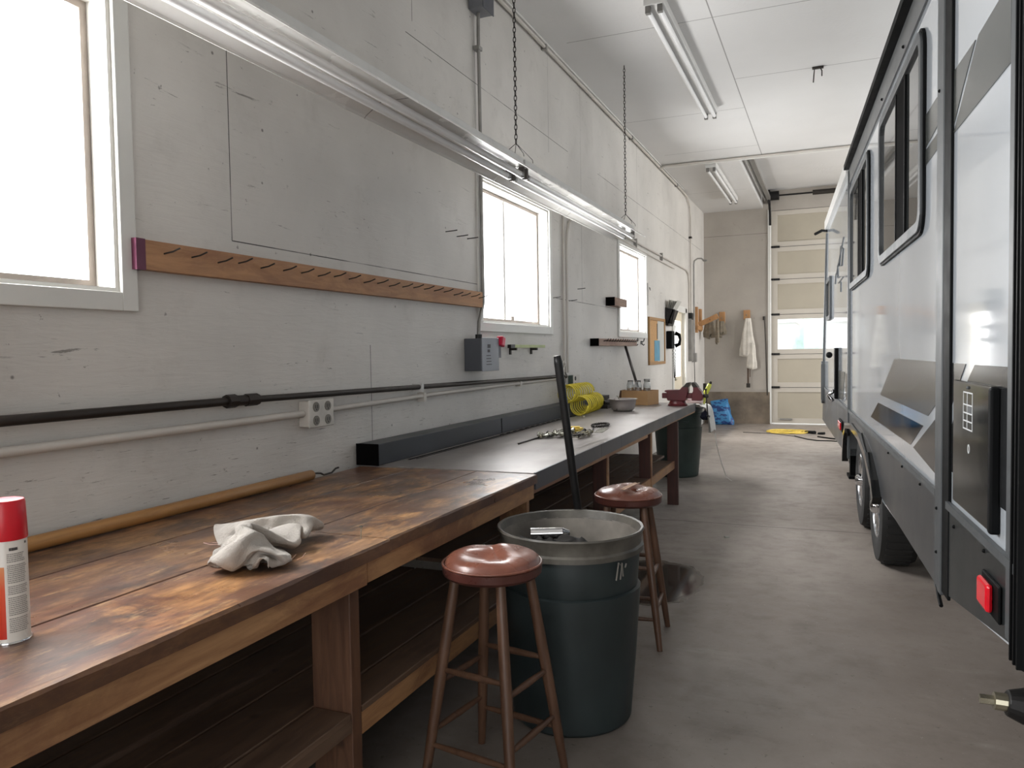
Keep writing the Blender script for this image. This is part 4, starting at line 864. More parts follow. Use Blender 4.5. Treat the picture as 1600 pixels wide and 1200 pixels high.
def rag_mesh(cx, cy, z0, rot, sc):
    m = MB(); V = []; nu, nv = 32, 23
    for i in range(0, len(RAG), 3):
        x, y, z = RAG[i]/1000, RAG[i+1]/1000, RAG[i+2]/1000
        V.append(m.bm.verts.new((cx+sc*(x*cos(rot)-y*sin(rot)), cy+sc*(x*sin(rot)+y*cos(rot)), z0+z*sc)))
    for i in range(nu):
        for j in range(nv):
            k = i*(nv+1)+j; m.bm.faces.new((V[k], V[k+1], V[k+nv+2], V[k+nv+1]))
    return m
t = thing('rag', (.738, 1.845, ZT), 'crumpled off-white terry shop rag lying on the wooden bench', 'rag')
rag_mesh(.735, 1.80, ZT+.0015, radians(-12), 1.22).build('cloth', 'rag', t, smooth=True, solid=.003, sub=2)
MB().tube([(.600, 1.79, ZT+.012), (.575, 1.765, ZT+.016), (.545, 1.77, ZT+.018), (.55, 1.80, ZT+.012), (.60, 1.82, ZT+.008)], .0013, 5).build('loose_loop', 'thread', t)
for i in range(6):
    a = (.80+i*.018, 1.66+i*.02)
    MB().tube([(a[0], a[1]+.05, ZT+.006), (a[0]+.012, a[1]+.02, ZT+.003), (a[0]+.006+.01*(i % 2), a[1]-.01, ZT+.003)], .0009, 4).build('loose_thread', 'thread', t)

# ------------------------------------------------------------ things on the steel bench
ZS = ZT+.0045
# coiled yellow air hose
def helix(path, rc, n, seg=14):
    pts = []; P = [Vector(p) for p in path]
    def at(u):
        f = u*(len(P)-1); i = min(int(f), len(P)-2); w = f-i
        p0 = P[max(0, i-1)]; p1 = P[i]; p2 = P[i+1]; p3 = P[min(len(P)-1, i+2)]
        return .5*((2*p1)+(p2-p0)*w+(2*p0-5*p1+4*p2-p3)*w*w+(3*p1-p0-3*p2+p3)*w**3)
    N = n*seg; nrm = None
    for k in range(N+1):
        u = k/N; p = at(u); tg = (at(min(1, u+.01))-at(max(0, u-.01))).normalized()
        if nrm is None: nrm = tg.cross(Vector((0, 0, 1))).normalized()
        else: nrm = (nrm-tg*nrm.dot(tg)).normalized()
        bn = tg.cross(nrm); a = 2*pi*k/seg
        pts.append(p+nrm*cos(a)*rc+bn*sin(a)*rc)
    return pts
t = thing('air_hose', (.2, 6.6, ZS), 'bright yellow coiled air hose heaped against the backsplash behind the black stick', 'air hose')
MB().tube(helix([(.25, 6.46, ZS+.092), (.235, 6.7, ZS+.092), (.22, 6.95, ZS+.092), (.21, 7.10, ZS+.092)], .082, 11, 20), .0075, 5).build('coil', 'yellow', t, smooth=True)
MB().tube(helix([(.16, 6.38, ZS+.20), (.16, 6.55, ZS+.20), (.165, 6.75, ZS+.20), (.18, 6.92, ZS+.20)], .078, 10, 20), .007, 5).build('coil', 'yellow', t, smooth=True)
MB().cyl((.30, 6.4, ZS+.012), (.34, 6.32, ZS+.012), .011, seg=8).build('fitting', 'brass', t)
o = MB().tube([(.2, 7.42, ZS+.06), (.24, 7.55, ZS+.055), (.28, 7.7, ZS+.05)], [.022, .028, .02], 8).box(.16, .26, 7.36, 7.66, ZS, ZS+.035).build('tool_holder', 'dark_parts'); tag(o, 'dark olive tool resting between yellow hose and steel bowl', 'tool')
# bowl
MBb = MB().lathe([(.0, 0), (.085, .0), (.105, .02), (.120, .06), (.126, .108), (.140, .112), (.140, .116), (.122, .114), (.114, .062), (.098, .026), (.0, .008)], (.475, 7.12, ZS), 40)
t = thing('metal_bowl', (.475, 7.12, ZS), 'round stainless steel bowl on the steel bench before the cardboard box', 'bowl')
MBb.build('bowl', 'bowl_steel', t, smooth=True)
MB().cyl((.545, 7.04, ZS+.012), (.405, 7.18, ZS+.14), .006, seg=8).build('stirring_rod', 'zinc_parts', t)
# cardboard box with jars
t = thing('cardboard_box', (.42, 8.04, ZS), 'small open cardboard box holding glass jars at the back of the steel bench', 'box')
R_ = Matrix.Rotation(radians(-14), 3, 'Z'); ab = (.42, 8.04, 0)
m = MB()
for q in ((.27, .275, 7.92, 8.18, 0, .15), (.57, .575, 7.92, 8.18, 0, .15), (.275, .57, 7.92, 7.925, 0, .15), (.275, .57, 8.175, 8.18, 0, .15), (.27, .575, 7.92, 8.18, 0, .004)):
    m.box(q[0], q[1], q[2], q[3], ZS+q[4], ZS+q[5], rot=R_, about=ab)
m.build('carton', 'cardboard', t)
m = MB(); m.prism([(7.86, ZS+.04), (7.95, ZS+.15), (8.17, ZS+.15), (8.12, ZS+.04)], .235, .239, 'yz'); m.build('flap', 'cardboard_in', t)
for i, (dx, dy, lb) in enumerate(((.335, 8.0, 'glass jar without a lid in the cardboard box, on the left'), (.42, 7.985, 'glass jar in the middle of the cardboard box'), (.505, 8.03, 'glass jar with a metal lid in the cardboard box'))):
    j = thing('glass_jar', (dx, dy, ZS+.01), lb, 'jar', 'jars in the cardboard box')
    MB().lathe([(.0, .0), (.036, .0), (.038, .01), (.038, .20), (.030, .225), (.030, .245), (.027, .245), (.027, .225), (.035, .20), (.035, .012), (0, .01)], (dx, dy, ZS+.01), 20).build('jar_body', 'jar_glass', j, smooth=True)
    if i == 2: MB().cyl((dx, dy, ZS+.25), (dx, dy, ZS+.27), .033, seg=20).build('lid', 'galv', j)
# vise
vx, vy = .845, 7.92
t = thing('bench_vise', (vx, vy, ZS), 'dark red bench vise bolted at the far corner of the steel bench', 'vise')
MB().lathe([(.098, 0), (.10, .012), (.088, .022), (.078, .05), (.085, .055)], (vx, vy, ZS), 28).build('swivel_base', 'vise_red', t, smooth=30)
m = MB(); m.prism([(vx-.10, ZS+.065), (vx-.09, ZS+.052), (vx+.09, ZS+.052), (vx+.10, ZS+.10), (vx+.115, ZS+.15), (vx+.115, ZS+.20), (vx+.06, ZS+.20), (vx+.03, ZS+.165), (vx-.12, ZS+.16), (vx-.125, ZS+.145), (vx-.10, ZS+.135)], vy-.055, vy+.055, 'xz')
m.build('vise_body', 'vise_red', t, bevel=.006)
MB().box(vx-.155, vx+.22, vy-.028, vy+.028, ZS+.075, ZS+.13).build('slide_bar', 'vise_red', t, bevel=.005)
m = MB(); m.prism([(vx+.165, ZS+.20), (vx+.165, ZS+.15), (vx+.15, ZS+.12), (vx+.15, ZS+.055), (vx+.25, ZS+.055), (vx+.265, ZS+.10), (vx+.25, ZS+.14), (vx+.20, ZS+.20)], vy-.055, vy+.055, 'xz')
m.build('movable_jaw', 'vise_red', t, bevel=.006)
m = MB(); m.prism([(vx+.06, ZS+.19), (vx+.10, ZS+.235), (vx+.13, ZS+.24), (vx+.13, ZS+.215), (vx+.116, ZS+.19)], vy-.06, vy+.06, 'xz'); m.build('jaw_insert', 'dark_parts', t, bevel=.003)
m = MB(); m.prism([(vx+.15, ZS+.24), (vx+.18, ZS+.235), (vx+.215, ZS+.19), (vx+.164, ZS+.19), (vx+.15, ZS+.215)], vy-.06, vy+.06, 'xz'); m.build('jaw_insert', 'dark_parts', t, bevel=.003)
MB().cyl((vx+.26, vy, ZS+.10), (vx+.31, vy, ZS+.10), .018, seg=14).build('screw', 'dark_parts', t)
m = MB(); m.tube([(vx+.285, vy-.01, ZS+.16), (vx+.29, vy-.01, ZS+.10), (vx+.305, vy-.012, ZS-.10)], .007, 8); m.ball((vx+.285, vy-.01, ZS+.165), .012); m.ball((vx+.305, vy-.012, ZS-.10), .012); m.build('handle_bar', 'dark_parts', t)
# pile of fittings, bolts etc
random.seed(21)
for i in range(44):
    cx, cy = .635+random.uniform(-.13, .15), 4.90+random.uniform(-.16, .18)
    a = random.uniform(0, pi); l = random.uniform(.02, .05); z = ZS+.016+random.choice((0, 0, .010))
    d = Vector((cos(a)*l, sin(a)*l, random.uniform(-.003, .006)))
    c = Vector((cx, cy, z+.002)); rr = random.uniform(.005, .010)
    m = MB(); m.cyl(c-d, c+d, rr, seg=10); m.cyl(c+d, c+d*1.22, rr*1.7, seg=6)
    o = m.build('loose_bolt', random.choice(('zinc_parts', 'zinc_parts', 'dark_parts', 'brass')))
    tag(o, 'small metal bolt in the heap on the steel bench behind the black stick', 'bolt', 'loose bolts on the steel bench')
o = MB().box(.60, .68, 5.08, 5.2, ZS, ZS+.035).cyl((.60, 5.1, ZS+.04), (.68, 5.12, ZS+.04), .012, seg=8).build('brass_fitting', 'yellow_cord'); tag(o, 'pale yellow small part at the back of the bolt heap', 'fitting')
for q, r_, lb in (([(.53, 4.86, ZS+.008), (.60, 5.35, ZS+.012)], .008, 'dark metal bar leaning into the bolt heap on its left'), ([(.80, 4.95, ZS+.006), (.69, 5.42, ZS+.006)], .0045, 'thin dark rod at the right side of the bolt heap'), ([(.50, 4.42, ZS+.005), (.505, 4.98, ZS+.005)], .0045, 'thin black rod lying on the steel top short of the bolt heap')):
    o = MB().tube(q, r_, 6).build('metal_rod', 'dark_parts'); tag(o, lb, 'rod', 'rods on the steel bench')
m = MB()
for i in range(26):
    a = 2*pi*i/26; b = 2*pi*(i+.75)/26
    m.tube([(.685+.055*cos(a), 5.62+.125*sin(a), ZS+.012), (.685+.055*cos(b), 5.62+.125*sin(b), ZS+.014)], .010, 5)
o = m.build('chain_loop', 'dark_parts'); tag(o, 'loop of dark roller chain lying on the steel bench', 'chain')
o = MB().box(.74, .80, 5.2, 5.5, ZS, ZS+.004, rot=Matrix.Rotation(radians(8), 3, 'Z')).build('sheet_scrap', 'zinc_parts'); tag(o, 'bright scrap of thin sheet metal before the chain loop', 'metal scrap')

# ------------------------------------------------------------ stools
def stool(cx, cy, rot, label, seed, zt=.765):
    t = thing('bar_stool', (cx, cy, 0), label, 'stool', 'wooden stools with vinyl seats')
    def wob(a, h): return .02*noise.noise(Vector((cos(a)*1.3, sin(a)*1.3, seed)))
    MB().lathe([(.0, zt-.085), (.157, zt-.085), (.167, zt-.075), (.169, zt-.05), (.160, zt-.045)], (cx, cy, 0), 48).build('seat_band', 'vinyl_band', t, smooth=40)
    def seat(u, v):
        a = 2*pi*u; r = .163*v
        q = v
        z = zt-.046+.040*(1-q**5.0)**.55 if q < 1 else zt-.046
        x, y = r*cos(a), r*sin(a)
        z += .026*noise.noise(Vector((x*9, y*9, seed)))*(1-q*q)
        dent = math.exp(-((x-.03)**2+(y+.06)**2)/.0035); z -= .016*dent
        crease = math.exp(-abs(x*.8+y*.6-.01)/.006)*math.exp(-(x*x+y*y)/.012); z -= .005*crease
        return Vector((cx+x*(1+.02*sin(3*a)*q), cy+y, z))
    m = MB(); m.grid(seat, 64, 22); bmesh.ops.remove_doubles(m.bm, verts=m.bm.verts[:], dist=.0006)
    seat_o = m.build('seat', 'leather', t, smooth=True)
    MB().tube([(cx+.1665*cos(2*pi*k/48), cy+.1665*sin(2*pi*k/48), zt-.044) for k in range(48)], .0045, 6, closed=True).build('piping', 'leather', t, smooth=True)
    legs = []
    for k in range(4):
        a = rot+k*pi/2
        top = Vector((cx+.125*cos(a), cy+.125*sin(a), zt-.08)); bot = Vector((cx+.245*cos(a), cy+.245*sin(a), 0))
        legs.append((top, bot))
        mid = top.lerp(bot, .5)
        MB().tube([top, top.lerp(bot, .25), mid, top.lerp(bot, .8), bot], [.0165, .0185, .0195, .0175, .0135], 14).build('leg', 'stool_wood', t, smooth=40)
    for k in range(4):
        for f in ((.50, .73) if k % 2 else (.44, .79)):
            p = legs[k][0].lerp(legs[k][1], f); q = legs[(k+1) % 4][0].lerp(legs[(k+1) % 4][1], f)
            MB().tube([p, p.lerp(q, .25), p.lerp(q, .5), p.lerp(q, .75), q], [.0075, .0105, .012, .0105, .0075], 10).build('rung', 'stool_wood', t, smooth=40)
    return t
stool(1.245, 2.34, radians(36), 'round stool with dented brown vinyl seat in front of the garbage can', 3.1, .79)
s2 = stool(1.352, 3.79, radians(50), 'round stool with taped red-brown vinyl seat behind the garbage can', 8.4)
m = MB(); 
def tape(u, v):
    x = .0+(u-.5)*.03+.02*(v-.5); y = (v-.5)*.20
    q = sqrt((x+.02)**2+y*y)/.174
    return Vector((1.352+x+.02, 3.79+y-.03, .765-.046+.040*(1-min(.99, q)**5)**.55+.012+.002*sin(u*9)))
m.grid(tape, 6, 24); m.build('tape_strip', 'vinyl_torn', s2, smooth=True, solid=.002)

# ------------------------------------------------------------ garbage cans
def trash_can(cx, cy, h, rt, rb, label, body, rimm, handle_a):
    t = thing('garbage_can', (cx, cy, 0), label, 'garbage can')
    ribs = lambda a, hh: (.006*(1 if (int(a/(2*pi)*16) % 4 == 0) else 0)) if .1 < hh < h*.72 else 0
    MB().lathe([(0, 0), (rb-.01, 0), (rb, .012), (rb+(rt-rb)*.35, h*.34), (rb+(rt-rb)*.66, h*.66), (rb+(rt-rb)*.70, h*.70), (rt-.030, h*.705), (rt-.026, h*.72), (rt-.016, h*.90), (rt-.02, h*.93)], (cx, cy, 0), 96, wob=ribs, cap=False).build('can_body', body, t, smooth=30)
    w = lambda a, hh: .009*noise.noise(Vector((a*7, hh*60, 1)))+.012*noise.noise(Vector((cos(a)*2, sin(a)*2, 4)))+.004*noise.noise(Vector((cos(a)*9, sin(a)*9, 2)))
    MB().lathe([(rt-.018, h*.885), (rt-.004, h*.89), (rt-.004, h*.915), (rt-.012, h*.925), (rt-.010, h*.965), (rt+.001, h*.995), (rt-.002, h*1.004), (rt-.012, h*1.0), (rt-.022, h*.96)], (cx, cy, 0), 96, wob=w, cap=False).build('rim', rimm, t, smooth=30)
    MB().lathe([(rt-.021, h*.965), (rt-.034, h*.8), (rb+(rt-rb)*.5-.01, h*.5), (rb-.02, h*.1)], (cx, cy, 0), 64, cap=False).build('can_inside', 'can_inner', t, smooth=True)
    for a in handle_a:
        c = Vector((cx+(rt-.012)*cos(a), cy+(rt-.012)*sin(a), h*.80)); tt = Vector((-sin(a), cos(a), 0)); n_ = Vector((cos(a), sin(a), 0))
        MB().tube([c-tt*.065, c-tt*.055+n_*.03, c+n_*.036, c+tt*.055+n_*.03, c+tt*.065], .009, 8).build('handle', body, t, smooth=True)
    return t
CX, CY, CH = 1.335, 2.905, .755
tc = trash_can(CX, CY, CH, .292, .236, 'dark green plastic garbage can with grimy grey rim between the two stools', 'can_green', 'can_rim', (radians(180),))
for (a0, z0, l) in ((-1.02, .60, .05), (-1.10, .585, .03), (-1.3, .612, .04), (-1.55, .60, .05)):
    pass
# contents
m = MB()
for q in ([(-.62, .60), (-.58, .665), (-.55, .655)], [(-.55, .60), (-.52, .66), (-.50, .61)], [(-.46, .64), (-.44, .655)]):
    m.tube([(CX+(.287-.02*(.70-z))*cos(a), CY+(.287-.02*(.70-z))*sin(a), z) for a, z in q], .0035, 4)
m.build('scuff_mark', 'can_inner', tc)
def deb(u, v):
    a = 2*pi*u; r = .243*v
    x, y = r*cos(a), r*sin(a)
    z = min(.735, .688-.40*y)+.03*noise.noise(Vector((x*11, y*11, 3)))+.022*noise.noise(Vector((x*38, y*38, 1)))-.03*v
    return Vector((CX+x, CY+y, z))
m = MB(); m.grid(deb, 90, 36); bmesh.ops.remove_doubles(m.bm, verts=m.bm.verts[:], dist=.0008)
o = m.build('bag_lining', 'debris', smooth=True); tag(o, 'crumpled dark trash filling the green garbage can', 'trash', kind='stuff')
o = MB().cyl((1.215, 2.78, .738), (1.33, 2.825, .740), .022, seg=20).cyl((1.33, 2.825, .740), (1.355, 2.837, .740), .024, .010, seg=20).build('clear_bottle', 'chrome', smooth=40); tag(o, 'shiny discarded tube lying on the trash in the can', 'bottle')
o = MB().tube([(1.320, 3.344, .0), (1.270, 3.236, .69), (1.250, 3.193, .96), (1.219, 3.123, 1.40), (1.216, 3.118, 1.43)], [.0165, .0172, .018, .0185, .015], 14).build('black_stick', 'black_metal', smooth=True)
tag(o, 'long black stick standing upright behind the near green garbage can', 'stick')
# second can with towel
t2 = trash_can(.67, 8.90, .80, .285, .225, 'green garbage can at the far end of the steel bench under a white towel', 'can_green2', 'can_green2', (radians(-70), radians(110)))
MB().lathe([(0, .802), (.20, .81), (.282, .80), (.29, .785), (.286, .77)], (.67, 8.90, 0), 48).build('lid', 'can_green2', t2, smooth=30)
def towel(u, v):
    # u along drape (over lid then down the aisle side), v width
    s = u*.66; w = (v-.5)*.40
    if s < .26: x = .72+s; z = .825+.02*sin(v*9+u*4)
    else:
        q = s-.26; a = min(1.2, q/.10); x = .98+.085*sin(min(a, 1.57))+.12*max(0, q-.10)*.6; z = .825-.06*(1-cos(min(a, 1.2)))-max(0, q-.08)*.78
    x += .018*sin(v*14+2)*u; 
    return Vector((x, 8.70+w+.02*sin(u*9), z+.006*sin(v*20)))
t = thing('towel', (.95, 8.7, .8), 'white towel draped over the far garbage can', 'towel')
MB().grid(towel, 40, 24).build('cloth', 'towel', t, smooth=True, solid=.006)
MB().tube([(1.12, 8.64, .53), (1.14, 8.6, .40), (1.19, 8.62, .20), (1.24, 8.64, .04), (1.30, 8.62, .004)], .005, 5).build('hanging_string', 'towel', t)
def blob(cx, cy, cz, sx_, sy_, sz_, seed, n=28):
    def f(u, v):
        th = pi*v; a = 2*pi*u
        d = Vector((sin(th)*cos(a), sin(th)*sin(a), cos(th)))
        k = 1+.35*noise.noise(d*1.8+Vector((seed, 0, 0)))+.12*noise.noise(d*6+Vector((0, seed, 0)))
        return Vector((cx+d.x*sx_*k, cy+d.y*sy_*k, cz+d.z*sz_*k))
    m = MB(); m.grid(f, n, n//2); bmesh.ops.remove_doubles(m.bm, verts=m.bm.verts[:], dist=.0005); return m
o = blob(.86, 8.72, .875, .12, .10, .035, 3).build('pink_cloth', 'towel_pink', smooth=True); tag(o, 'pale pink crumpled cloth on top of the far garbage can', 'cloth')
o = blob(1.02, 8.62, .72, .05, .05, .05, 6).build('navy_cloth', 'denim', smooth=True); tag(o, 'dark navy cloth tucked under the white towel', 'cloth')
t = thing('yellow_sprayer', (1.0, 8.78, .86), 'lime yellow plastic tube sticking up from the far garbage can', 'plastic tube')
MB().tube([(.955, 8.80, .84), (.985, 8.80, .93), (1.03, 8.80, 1.02), (1.045, 8.80, 1.06)], [.035, .03, .026, .022], 12).build('tube_body', 'lime', t, smooth=True)
MB().cyl((1.045, 8.80, 1.06), (1.055, 8.80, 1.085), .018, .014, seg=12).build('tube_tip', 'dark_parts', t)

# ------------------------------------------------------------ back wall things
def block(x0, x1, z0, z1, label):
    t = thing('coat_block', ((x0+x1)/2, L-.03, z0), label, 'coat hook')
    MB().box(x0, x1, L-.045, L-.001, z0, z1).build('block', 'pine_z', t, bevel=.003)
    MB().tube([((x0+x1)/2, L-.04, (z0+z1)/2-.01), ((x0+x1)/2, L-.09, (z0+z1)/2-.02), ((x0+x1)/2, L-.10, (z0+z1)/2+.01)], .006, 6).build('peg', 'galv', t)
    return t
block(.29, .40, 1.935, 2.16, 'small pine hook block holding work gloves on the back wall')
block(.745, .865, 2.00, 2.18, 'small pine hook block holding the white coat on the back wall')
t = thing('coat_rack', (.03, 14.6, 1.9), 'pine coat rack of two uprights and an angled arm at the far corner', 'coat rack')
MB().box(0, .045, 14.30, 14.39, 1.75, 2.22).build('upright', 'pine_z', t, bevel=.003)
MB().box(0, .045, 14.72, 14.84, 1.78, 2.20).build('upright', 'pine_z', t, bevel=.003)
m = MB(); m.box(.04, .42, 14.56, 14.62, 1.86, 1.95, rot=Matrix.Rotation(radians(-24), 3, 'Y'), about=(.04, 14.6, 1.86)); m.build('angled_arm', 'pine_z', t, bevel=.003)
MB().box(0, .06, 14.3, 14.84, 1.80, 1.88).build('cross_rail', 'pine_z', t, bevel=.003)
def hang(cx, cy, z1, z0, w0, w1, seed, d=.05, n=24):
    def f(u, v):
        z = z1+(z0-z1)*v; w = w0+(w1-w0)*min(1, v*1.3)
        a = 2*pi*u
        k = 1+.35*noise.noise(Vector((cos(a)*2.2, sin(a)*2.2, z*1.5+seed)))
        sk = .10*noise.noise(Vector((0, seed, z*3)))
        end = 1 if v < .96 else (1-v)/.04
        zz = z - (.10*noise.noise(Vector((cos(a)*2, sin(a)*1, seed)))*v)
        return Vector((cx+sk*w+cos(a)*w*k*max(.1, end), cy+sin(a)*d*k*max(.15, end), zz))
    m = MB(); m.grid(f, 40, n); bmesh.ops.remove_doubles(m.bm, verts=m.bm.verts[:], dist=.0005); return m
t = thing('work_coat', (.85, L-.09, 1.6), 'cream work coat hanging on the back wall with a long brown strap', 'coat')
hang(.835, L-.10, 2.02, 1.30, .05, .15, 2.2).build('coat_body', 'coat', t, smooth=True)
hang(.90, L-.12, 1.55, 1.06, .05, .09, 5.2, .04).build('sleeve', 'coat', t, smooth=True)
MB().box(.815, .85, L-.11, L-.10, .76, 1.36).box(.86, .875, L-.10, L-.095, .9, 1.3).build('strap', 'strap', t)
MB().box(.80, .87, L-.12, L-.09, .70, .78).build('strap_buckle', 'dark_parts', t, bevel=.005)
o = hang(.19, 14.85, 1.98, 1.66, .07, .13, 7.7, .06).build('hanging_glove', 'glove_fabric', smooth=True); tag(o, 'olive work rag hanging from the angled arm of the coat rack', 'rag')
o = hang(.34, 14.75, 1.98, 1.58, .025, .035, 9.7, .03).build('hanging_cloth', 'glove_fabric', smooth=True); tag(o, 'narrow grey-brown cloth strip dangling off the end of the coat rack', 'rag')
o = hang(.35, L-.09, 1.98, 1.70, .04, .08, 12.7, .04).build('hanging_glove', 'glove_fabric', smooth=True); tag(o, 'work gloves hanging from the small pine hook block', 'gloves')
o = MB().tube([(1.12, L-.02, 2.02), (1.13, L-.03, 1.9), (1.15, L-.03, 1.4), (1.165, L-.03, .8), (1.175, L-.03, .55)], .009, 6).cyl((1.115, L-.03, 1.98), (1.115, L-.03, 2.05), .02).build('hanging_rope', 'dark_parts'); tag(o, 'thin dark rope hanging beside the overhead door frame', 'rope')
structure(MB().box(1.19, 1.25, L-.02, L, 0, 4.05).build('trim_4', 'trim_white'))
o = MB().box(.0, .05, 15.22, 15.30, .60, .78).build('corner_outlet', 'dark_parts'); tag(o, 'small dark box in the far corner above the concrete', 'electrical box')
# blue bag
def bag(u, v):
    a = 2*pi*u; v2 = v
    z = .46*v2
    w = .185*(1-.12*v2)+.01*sin(v2*7); d = .10*sqrt(max(0.02, 1-(abs(2*v2-.85))**2.6))
    cx = .40-.20*v2*.55; cyy = 15.13+.12*v2
    k = 1+.12*noise.noise(Vector((cos(a)*2, sin(a)*2, z*8)))
    ca, sa = cos(a), sin(a)
    return Vector((cx+w*k*math.copysign(abs(ca)**.6, ca), cyy+d*k*math.copysign(abs(sa)**.8, sa), z+.03*ca*v2))
m = MB(); m.grid(bag, 48, 26); bmesh.ops.remove_doubles(m.bm, verts=m.bm.verts[:], dist=.0005)
bmesh.ops.holes_fill(m.bm, edges=[e for e in m.bm.edges if e.is_boundary])
o = m.build('plastic_bag', 'blue_bag', smooth=True); tag(o, 'full blue plastic bag slumped against the concrete base of the back wall', 'bag')
# cords on the far floor
random.seed(4)
pts = []
for i in range(150):
    a = i*.42; rr = .26+.10*sin(i*.37); pts.append((1.62+rr*1.0*cos(a), 13.95+rr*.85*sin(a), .008+.012*(i % 9)/9+.004*sin(i)))
t = thing('extension_cord', (1.62, 13.9, 0), 'yellow extension cord in a loose coil on the floor near the overhead door', 'cord')
MB().tube(pts, .009, 5).build('cord', 'yellow_cord', t, smooth=True)
MB().tube([(1.9, 13.9, .01), (2.05, 13.75, .025)], .03, 8).build('plug', 'rv_rubber', t)
MB().tube([(2.1, 13.75, .01), (2.2, 13.68, .025)], .02, 8).build('plug', 'rv_rubber', t)
o = MB().tube([(1.75, 13.3, .008), (1.95, 12.9, .008), (2.1, 12.75, .008), (2.3, 12.75, .008), (2.5, 12.65, .008), (2.7, 12.9, .008)], .009, 5).tube([(2.1, 13.3, .008), (2.3, 13.05, .012), (2.5, 12.95, .008), (2.8, 12.8, .008)], .012, 5).build('black_cable', 'rv_rubber', smooth=True); tag(o, 'dark cable trailing over the floor from the yellow cord under the camper', 'cable')
o = MB().tube([(.9, 13.72, .005), (1.4, 13.62, .005), (1.75, 13.3, .005)], .005, 5).build('thin_wire', 'dark_parts'); tag(o, 'thin dark wire lying on the floor in front of the yellow cord', 'wire')
o = MB().box(1.545, 1.575, 6.02, 6.05, 0, .008, rot=Matrix.Rotation(.5, 3, 'Z')).build('paper_scrap', 'paper'); tag(o, 'tiny white scrap of paper on the floor past the joint', 'scrap')

# ------------------------------------------------------------ the camper trailer
PH = math.atan(.0565)
rv = thing('camper_trailer', (2.55, 5.24, 0), 'white travel trailer with grey swooshes and black trim parked along the right', 'travel trailer', rotz=pi/2+PH)
def RB(m, name, mat, parent=None, **k): return m.build(name, mat, parent or rv, local=True, **k)
BT = 3.03
m = MB()
side = [(-3.10, .70), (-2.21, .585), (-.34, .56), (-.34, .80), (2.05, .80), (2.05, .50), (4.77, .46), (6.35, .44), (6.13, .93), (5.42, BT-.05), (5.30, BT), (-3.02, BT), (-3.10, BT-.08)]
m.prism(side, -2.5, 0, 'xz'); RB(m, 'body_shell', 'gelcoat')
# skirt (lower metal)
sk = [(-2.05, .92), (-2.05, .565), (-.36, .585), (-.25, .66), (.10, .78), (.60, .85), (1.25, .86), (1.72, .82), (1.96, .70), (2.05, .50), (3.4, .475), (6.35, .44), (6.14, .92)]
m = MB(); m.prism(sk, .0, .006, 'xz'); RB(m, 'lower_skirt', 'rv_skirt')
m = MB(); m.prism([(-2.27, .915), (-2.27, .592), (-3.11, .715), (-3.11, .915)], 0, .007, 'xz'); RB(m, 'rear_skirt', 'rv_skirt_dark')
# wheel-arch flare
fl = [(-.36, .575), (-.25, .66), (.10, .78), (.60, .85), (1.25, .86), (1.72, .82), (1.96, .70), (2.06, .50)]
inn = [(x*.965+.028, z-.045) for x, z in fl]
m = MB(); n = len(fl)
for i in range(n-1):
    a, b, c, d_ = fl[i], fl[i+1], inn[i+1], inn[i]
    m.prism([a, b, c, d_], .0, .05, 'xz')
RB(m, 'arch_flare', 'rv_black')
m = MB(); m.prism([(.15, .42), (.5, .80), (1.5, .80), (1.85, .42), (1.5, .3), (.5, .3)], -.40, -.32, 'xz'); RB(m, 'wheel_well', 'slot')
# belts
RB(MB().box(-2.05, 6.1, .006, .014, .895, .922), 'belt_moulding', 'rv_trim')
RB(MB().box(-3.1, -2.27, .006, .018, .893, .918), 'belt_moulding', 'rv_trim')
# vertical slide trim
RB(MB().box(-2.165, -2.05, 0, .014, .56, BT-.02), 'slide_trim', 'rv_trim', bevel=.004)
RB(MB().box(-2.275, -2.165, 0, .010, .575, BT-.02), 'slide_seal', 'rv_rubber', bevel=.003)
RB(MB().box(1.84, 1.89, 0, .018, .50, 2.92), 'panel_joint', 'rv_trim', bevel=.003)
RB(MB().box(1.80, 1.84, 0, .010, .92, 2.90), 'panel_seal', 'rv_trim')
# rear corner
m = MB(); m.box(-3.02, -2.975, 0, .008, .70, BT-.02); RB(m, 'corner_trim', 'rv_trim', bevel=.003)
m = MB(); m.cyl((-3.11, -.07, .68), (-3.11, -.07, BT), .088, seg=24); RB(m, 'rear_corner_cap', 'rv_rubber', smooth=40)
for k in range(3): RB(MB().box(-3.08-.03*k, -3.072-.03*k, .008, .022, .68, BT-.02), 'corner_rib', 'rv_rubber')
RB(MB().box(-3.18, -3.1, -2.5, -.02, .70, BT), 'rear_cap', 'gelcoat')
# roof edge
RB(MB().box(-2.03, 1.84, 0, .010, 2.80, 2.93), 'upper_band', 'rv_band')
RB(MB().box(-3.05, 1.95, 0, .045, 2.945, 2.985), 'roof_gutter', 'rv_rubber')
RB(MB().box(-3.05, 1.95, -.05, .02, 2.985, BT+.005), 'roof_edge', 'rv_black')
RB(MB().box(1.95, 5.35, -.05, .03, 2.92, BT+.005), 'roof_rail', 'white_enamel', bevel=.006)
RB(MB().tube([(5.25, .0, 2.90), (5.32, .06, 2.92), (5.40, .14, 2.89)], .018, 6), 'gutter_spout', 'rv_rubber')
RB(MB().tube([(5.30, .005, 2.88), (5.45, .008, 2.5), (5.7, .008, 2.0), (6.13, .008, .93)], .012, 6), 'front_edge_trim', 'rv_trim')
for s_ in (-1.2, -.4): RB(MB().ball((s_, .012, 2.83), .008), 'screw_head', 'rv_rubber')
for s_, z_ in ((-2.10, 2.35), (-2.10, .86), (-1.7, .88), (-1.2, .88), (-.7, .88), (-2.10, .70), (-2.36, .85), (-2.76, .87)): RB(MB().ball((s_, .015 if -2.2 < s_ < -2 else .008, z_), .006), 'screw_head', 'rv_rubber')
